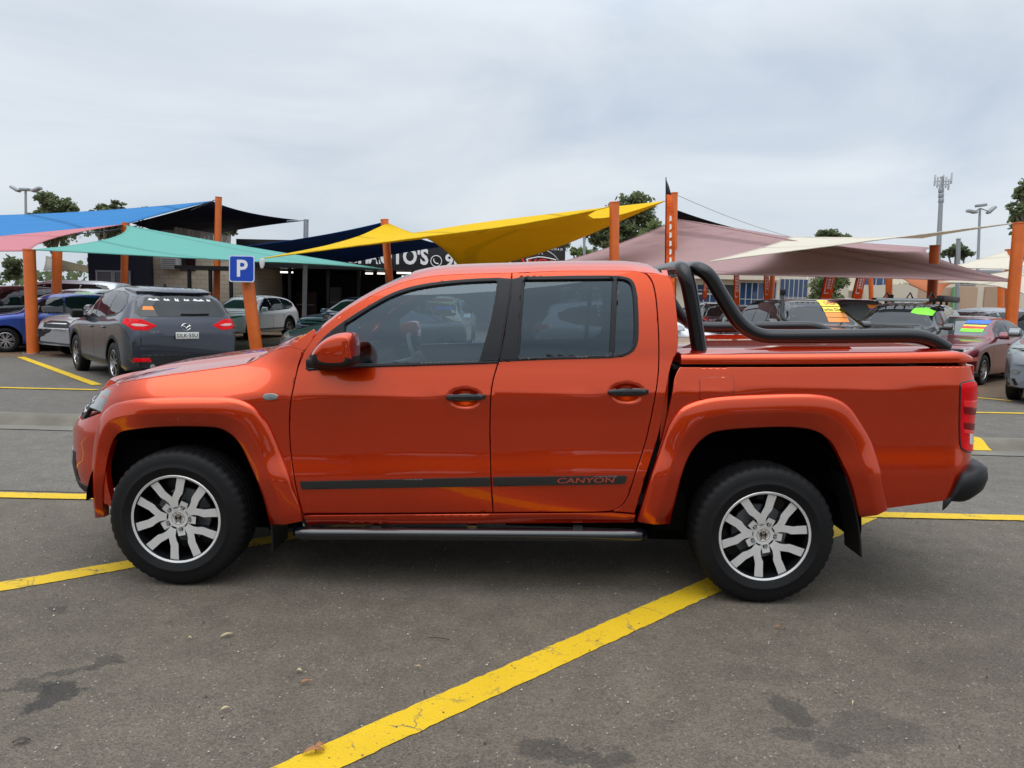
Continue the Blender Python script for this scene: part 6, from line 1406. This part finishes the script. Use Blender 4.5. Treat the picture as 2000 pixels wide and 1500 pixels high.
block('cream office block with blue glass bands seen between the sports bar tubes', 1290, 1572, 520, 50, [(1362, 1398, 556, 572, 3, W_BL), (1362, 1398, 575, 598, 3, W_BL), (1402, 1432, 556, 640, 1, W_DK), (1446, 1490, 552, 600, 4, W_BL), (1494, 1514, 552, 600, 2, W_BL), (1524, 1575, 545, 598, 6, W_BL), (1364, 1385, 612, 640, 1, W_DK), (1394, 1430, 612, 640, 1, W_DK), (1460, 1560, 612, 640, 2, W_DK)], cols=[(1340, 1575, 600, 609), (1290, 1520, 522, 548)])
block('cream office block with blue windows right of the hedge', 1655, 1775, 520, 54, [(1684, 1737, 540, 566, 4, W_BL), (1684, 1700, 572, 600, 1, mat('roller_door', (.35, .35, .36), .6)), (1708, 1727, 572, 600, 1, MATS['roller_door']), (1742, 1752, 572, 600, 1, W_BL)], cols=[(1655, 1775, 566, 571)])
rb = block('tan low building with grey roof behind the cream sails at right', 1790, 2060, 556, 46, [(1872, 1905, 553, 557, 3, W_DK)])
gz0 = at(1830, 531, 60).z; mb = MB((X(1880, 60), 60, 0)); wallbox(mb, 1815, 1990, 527, 60, 8); o = mb.build('grey_shed', mat('grey_roof_sheet', (.26, .27, .28), .7), None); o.location = (X(1880, 60), 60, 0); tag(o, 'grey shed roof beyond the cream sails at right', 'shed')
mb = MB(o.location); 
for k in range(14): mb.box((X(1820+k*12, 60, 3), 59.9, at(1880, 540, 60).z), (.08, .06, at(1880, 528, 60).z*1-.2-at(1880, 552, 60).z))
rb_ = mb.build('roof_rib', M_STEEL, o); rb_['kind'] = 'stuff'
# tan panels between green posts on the tan building
for k, (a, b) in enumerate(((1795, 1862), (1866, 1905), (1925, 1985))):
    p, q = at(a, 560, 45.9), at(b, 620, 45.9); mb = MB(rb.location); mb.box(((p.x+q.x)/2, 45.95, (p.z+q.z)/2), (q.x-p.x, .1, p.z-q.z)); mb.build('wall_panel', mat('tan_panel_%d' % k, ((.40, .27, .19), (.42, .29, .20), (.36, .25, .17))[k], .85), rb)
p = at(1866, 560, 45.7); mb = MB(rb.location); mb.box((p.x, 45.7, p.z/2), (.2, .2, p.z)); mb.build('green_post', mat('green_paint', (.12, .36, .16), .6), rb)
# ------------------------------------------------------------------ trees
LEAFS = [fabric('leaf_%d' % i, c, .5) for i, c in enumerate(((.15, .175, .088), (.18, .21, .105), (.11, .135, .075), (.18, .24, .09)))]
BARK = mat('tree_bark', (.16, .13, .10), .9, var=.3, bump=.4, bscale=20)
def tree(label, px, Y, blobs, n=2600, leaf=.30, mats=(0, 1, 2), seed=1, name='tree', kind='tree', trunk=True, base_px=None):
    """blobs: (px,py,rx_px,ry_px) lumps of the crown as seen; each becomes an ellipsoid with depth"""
    rg = random.Random(seed); k = Y/F; b = Vector((X(base_px or px, Y, 0), Y, 0)); root = empty(name, b, 0, label, kind)
    cen = []
    for (u, v, ru, rv) in blobs: cen.append((at(u, v, Y)+Vector((0, rg.uniform(-1, 1)*ru*k*.5, 0)), ru*k, rv*k))
    if trunk:
        mb = MB(b); top = max(c_[0].z for c_ in cen); cx = sum((c_[0] for c_ in cen), Vector())/len(cen)
        fork = Vector((lerp(b.x, cx.x, .5), Y, cx.z*.55)); mb.tube(crv([tuple(b), tuple(lerp(b, fork, .5)+Vector((.1, 0, 0))), tuple(fork)], 4), [.028*top+.05]*3+[.02*top+.05]*6, 8)
        mb.build('trunk', BARK, root)
        for c_, rx, rz in cen:
            mb = MB(b); mid_ = lerp(fork, c_, .55)+Vector((rg.uniform(-.2, .2), 0, -.2)); mb.tube(crv([tuple(fork), tuple(mid_), tuple(c_)], 3), [.012*top+.03]*3+[.008*top+.015]*4, 6); mb.build('limb', BARK, root)
    tot = sum(c_[1]*c_[2] for c_ in cen); mb = MB(b)
    for c_, rx, rz in cen:
        m_ = max(30, int(.9*n*rx*rz/tot)); nc = max(5, m_//26)
        clumps = []
        for _ in range(nc):
            d = Vector((rg.gauss(0, 1), rg.gauss(0, 1), rg.gauss(0, 1))).normalized(); q = rg.uniform(.35, 1.0)
            clumps.append(c_+Vector((d.x*rx*q, d.y*rx*.8*q, d.z*rz*q)))
        for cl in clumps:
            cr = .22*min(rx, rz)+.10; mi = rg.choice(range(len(mats)))
            for _ in range(26):
                p = cl+Vector((rg.gauss(0, cr*.6), rg.gauss(0, cr*.6), rg.gauss(0, cr*.45))); s_ = leaf*rg.uniform(.5, 1.1)
                a = Vector((rg.gauss(0, 1), rg.gauss(0, 1), rg.gauss(0, .7))).normalized(); t = a.cross(Vector((rg.gauss(0, 1), rg.gauss(0, 1), rg.gauss(0, 1)))).normalized()
                mb.add([p-a*s_*.5, p+t*s_*.28, p+a*s_*.5, p-t*s_*.28], [[0, 1, 2, 3]], mi if rg.random() < .8 else rg.choice(range(len(mats))), False)
    o = mb.build('crown', [LEAFS[i] for i in mats], root, 0)
    return root
tree('round crowned gum tree beside the left floodlight pole', 110, 75, [(105, 392, 28, 18), (88, 412, 22, 14), (128, 408, 26, 18), (70, 418, 16, 8), (112, 424, 40, 12), (110, 455, 60, 26)], 4600, .55, (0, 1, 2), 1)
tree('smaller gum tree left of the blue sail peak', 210, 70, [(225, 404, 20, 10), (200, 408, 20, 10), (212, 420, 34, 10), (180, 420, 14, 6), (215, 448, 40, 22)], 3400, .5, (0, 1, 2), 2)
tree('brownish tree just above the blue sail', 280, 80, [(282, 414, 20, 7), (270, 420, 16, 6)], 900, .5, (2, 1), 3)
tree('low tree seen below the black sail', 450, 60, [(452, 452, 18, 8), (440, 460, 14, 8)], 700, .4, (2, 0), 4)
tree('big gum tree behind the yellow sail and orange post', 1225, 58, [(1240, 398, 34, 24), (1212, 416, 30, 24), (1262, 428, 30, 26), (1185, 445, 30, 22), (1225, 452, 46, 26), (1170, 470, 22, 18), (1205, 480, 30, 16), (1250, 392, 20, 16), (1195, 430, 26, 18), (1160, 455, 18, 14)], 9500, .40, (0, 1, 2), 5)
tree('bright green shrubby tree right of the big gum', 1275, 46, [(1283, 448, 16, 18), (1265, 462, 18, 16), (1250, 474, 14, 12), (1285, 470, 14, 14)], 2200, .28, (3, 1), 6)
tree('low green bush beyond the logo end of the workshop', 1135, 50, [(1136, 494, 18, 10), (1155, 496, 14, 8), (1120, 492, 8, 6)], 900, .28, (3, 1), 7)
tree('dark foliage above the workshop roof', 1085, 56, [(1085, 470, 24, 12), (1100, 478, 16, 10), (1060, 480, 14, 8)], 900, .34, (0, 2), 8)
tree('dark round treetop above the cream sail', 1622, 80, [(1622, 458, 30, 10), (1610, 464, 22, 8), (1640, 466, 20, 8)], 1600, .5, (0, 2, 1), 9)
tree('dark rounded tree beyond the grey shed', 1868, 75, [(1868, 490, 26, 12), (1850, 494, 14, 7), (1885, 494, 14, 8)], 1500, .5, (2, 0), 10)
tree('tall gum tree at the right edge', 1998, 50, [(1996, 372, 14, 24), (1984, 405, 14, 16), (2004, 420, 18, 30), (1990, 445, 14, 14), (2020, 390, 20, 30), (2015, 450, 18, 25)], 2600, .42, (0, 1, 2), 11, base_px=2012)
tree('leafy climber hedge covering the corner of the office block', 1612, 42, [(1600, 556, 22, 16), (1625, 560, 22, 18), (1595, 580, 18, 14), (1625, 585, 24, 14), (1640, 550, 14, 14), (1612, 545, 20, 10)], 3200, .22, (1, 3, 0), 12, name='hedge', kind='hedge', trunk=False)
tree('yellowish tree in the gap beside the right hand post', 1808, 50, [(1808, 503, 10, 8), (1815, 510, 8, 6)], 500, .25, (3, 1), 13)
tree('small tree behind the rust sail', 1780, 52, [(1770, 560, 18, 10), (1790, 565, 14, 8)], 600, .25, (1, 0), 14)
tree('row of dark conifers at the left edge', 26, 40, [(14, 520, 12, 20), (34, 518, 12, 22), (24, 535, 20, 14)], 1500, .25, (2, 0), 15, name='hedge', kind='hedge', trunk=False)
# ------------------------------------------------------------------ light poles and phone tower
def flood(label, pt, pb, Y, arms):
    b = Vector((X(pb, Y, 0), Y, 0)); t = at(pt[0], pt[1], Y); root = empty('floodlight_pole', b, 0, label, 'light pole', 'floodlight poles'); mb = MB(b); mb.tube([b, t], [.16, .09], 10); mb.build('pole', M_STEEL, root)
    a, c_ = at(arms[0][0], arms[0][1]+4, Y), at(arms[-1][0], arms[-1][1]+4, Y); mb = MB(b); mb.tube([a, t, c_], .05, 6); mb.build('cross_arm', M_STEEL, root)
    for (u, v, tilt) in arms:
        p = at(u, v, Y); mb = MB(b); mb.box(p, (.75, .5, .22), rot=Matrix.Rotation(R(tilt), 3, 'Y'), bev=.04); mb.build('lamp_head', M_STEEL, root)
flood('floodlight pole behind the trees at left', (50, 372), 52, 62, [(30, 369, 30), (49, 370, 0), (72, 370, -25)])
flood('floodlight pole right of the phone tower', (1914, 407), 1905, 62, [(1898, 413, 10), (1916, 401, -8), (1936, 410, -45)])
Yt = 95; b = Vector((X(1826, Yt, 0), Yt, 0)); t = at(1840, 345, Yt); root = empty('phone_tower', b, 0, 'tall mobile phone tower with panel antennas', 'tower'); mb = MB(b); mb.tube([b, t], [.38, .22], 12); mb.build('mast', M_STEEL, root)
for k in range(7):
    u = 1826+k*5.4; v = 352+(k % 3)*4-4*(k == 6); p = at(u, v, Yt+random.uniform(-.8, .8)); mb = MB(b); mb.box(p, (.20, .14, 1.35), bev=.03); mb.build('antenna_panel', mat('pale_antenna', (.45, .46, .47), .5), root)
mb = MB(b); mb.tube([at(1826, 354, Yt), at(1858, 354, Yt)], .08, 6); mb.tube([at(1829, 362, Yt), at(1854, 360, Yt)], .06, 6); mb.build('antenna_frame', M_STEEL, root)['kind'] = 'stuff'
for v in (372, 382, 392): mb = MB(b); p = at(1838, v, Yt); mb.box(p, (.5, .5, .55), bev=.05); mb.build('equipment_box', M_STEEL, root)
# ------------------------------------------------------------------ ground litter
LEAFM = [mat('dry_leaf_%d' % i, c, .8, var=.2) for i, c in enumerate(((.42, .34, .20), (.30, .13, .05), (.34, .26, .16), (.05, .04, .03)))]
def litter(px, py, L, W, a, mi, label, z=.008, bend=.012, name='fallen_leaf', cat='leaf'):
    p = gnd(px, py); org = Vector((p.x, p.y, z)); mb = MB(); P = []
    for i in range(7):
        t = i/6; w_ = W*math.sin(math.pi*min(.96, max(.04, t)))**.8; c_ = Vector((L*(t-.5), 0, bend*math.sin(t*math.pi))); P.append([c_+Vector((0, -w_/2, .004)), c_, c_+Vector((0, w_/2, .005))])
    mb.grid(P, 0); o = mb.build(name, LEAFM[mi], None, 0); o.location = org; o.rotation_euler = (0, 0, a); o.scale = (.72, .72, .72); md = o.modifiers.new('t', 'SOLIDIFY'); md.thickness = .0015; return tag(o, label, cat, 'litter on the asphalt')
litter(443, 1245, .085, .022, .7, 0, 'pale dry leaf lying alone between the truck and the oil stain'); litter(612, 1475, .10, .035, .3, 1, 'curled brown leaf on the yellow line at the bottom', z=.010, bend=.02); litter(625, 1466, .07, .03, 1.2, 1, 'second brown leaf touching the yellow line at the bottom', z=.010, bend=.02)
litter(440, 1390, .05, .018, .6, 0, 'small pale leaf in the lower left of the asphalt'); litter(42, 1453, .075, .03, .4, 3, 'black scrap lying near the lower left corner', name='rubber_scrap', cat='scrap')
litter(370, 1251, .03, .016, 0, 0, 'tiny pale leaf left of the lone dry leaf'); litter(584, 1315, .032, .026, 0, 0, 'small whitish leaf right of the lone dry leaf'); litter(1520, 1229, .05, .016, .2, 1, 'rusty leaf below the rear tyre'); litter(858, 1251, .13, .008, -.15, 3, 'thin dark twig on the asphalt below the doors', bend=.004, name='twig', cat='twig')
litter(597, 1337, .06, .02, .5, 1, 'brown leaf just right of the small whitish leaf'); litter(817, 1308, .04, .016, .1, 2, 'tan leaf above the yellow line in mid foreground'); litter(1665, 1378, .05, .010, 1.1, 0, 'pale straw on the dark stain at right', name='straw', cat='straw')
# pebbles and grit, past counting
rg = random.Random(5); mb = MB()
for k in range(800):
    y = rg.uniform(1.7, 6.5); x = rg.uniform(-.75, .75)*y; s_ = rg.choice((.003, .004, .005, .007)); c_ = Vector((x, y, .005+s_*.3))
    v = [c_+Vector((rg.uniform(.6, 1)*s_*a, rg.uniform(.6, 1)*s_*b, rg.uniform(.5, .9)*s_*d)) for a, b, d in ((1, 0, 0), (-1, 0, 0), (0, 1, 0), (0, -1, 0), (0, 0, 1), (0, 0, -1))]
    mb.add(v, [[0, 2, 4], [2, 1, 4], [1, 3, 4], [3, 0, 4], [2, 0, 5], [1, 2, 5], [3, 1, 5], [0, 3, 5]], rg.choice((0, 0, 1, 2)), False)
o = mb.build('loose_grit', [mat('pale_stone', (.42, .40, .36), .9), mat('brown_stone', (.22, .16, .11), .9), mat('dark_stone', (.05, .05, .05), .9)], None, 0); tag(o, 'loose grit and pebbles scattered on the asphalt', 'grit', kind='stuff')

# far belt of bush along the horizon, one mass
rg = random.Random(9); mb = MB()
for k in range(9000):
    a = rg.uniform(-1.25, 1.25); d = rg.uniform(118, 135); h_ = 3.2+1.6*math.sin(a*9)+1.0*math.sin(a*23+1)+.6*math.sin(a*57); z = h_*rg.random()**.7; c_ = Vector((d*math.sin(a), d*math.cos(a), z)); s_ = rg.uniform(.6, 1.3)
    u_ = Vector((rg.gauss(0, 1), rg.gauss(0, 1), rg.gauss(0, 1))).normalized(); t_ = u_.cross(Vector((rg.gauss(0, 1), rg.gauss(0, 1), rg.gauss(0, 1)))).normalized()
    mb.add([c_-u_*s_*.5, c_+t_*s_*.4, c_+u_*s_*.5, c_-t_*s_*.4], [[0, 1, 2, 3]], rg.choice((0, 1, 2)), False)
o = mb.build('distant_bush', [LEAFS[i] for i in (0, 1, 2)], None, 0); tag(o, 'distant belt of bush along the horizon', 'bush', kind='stuff')
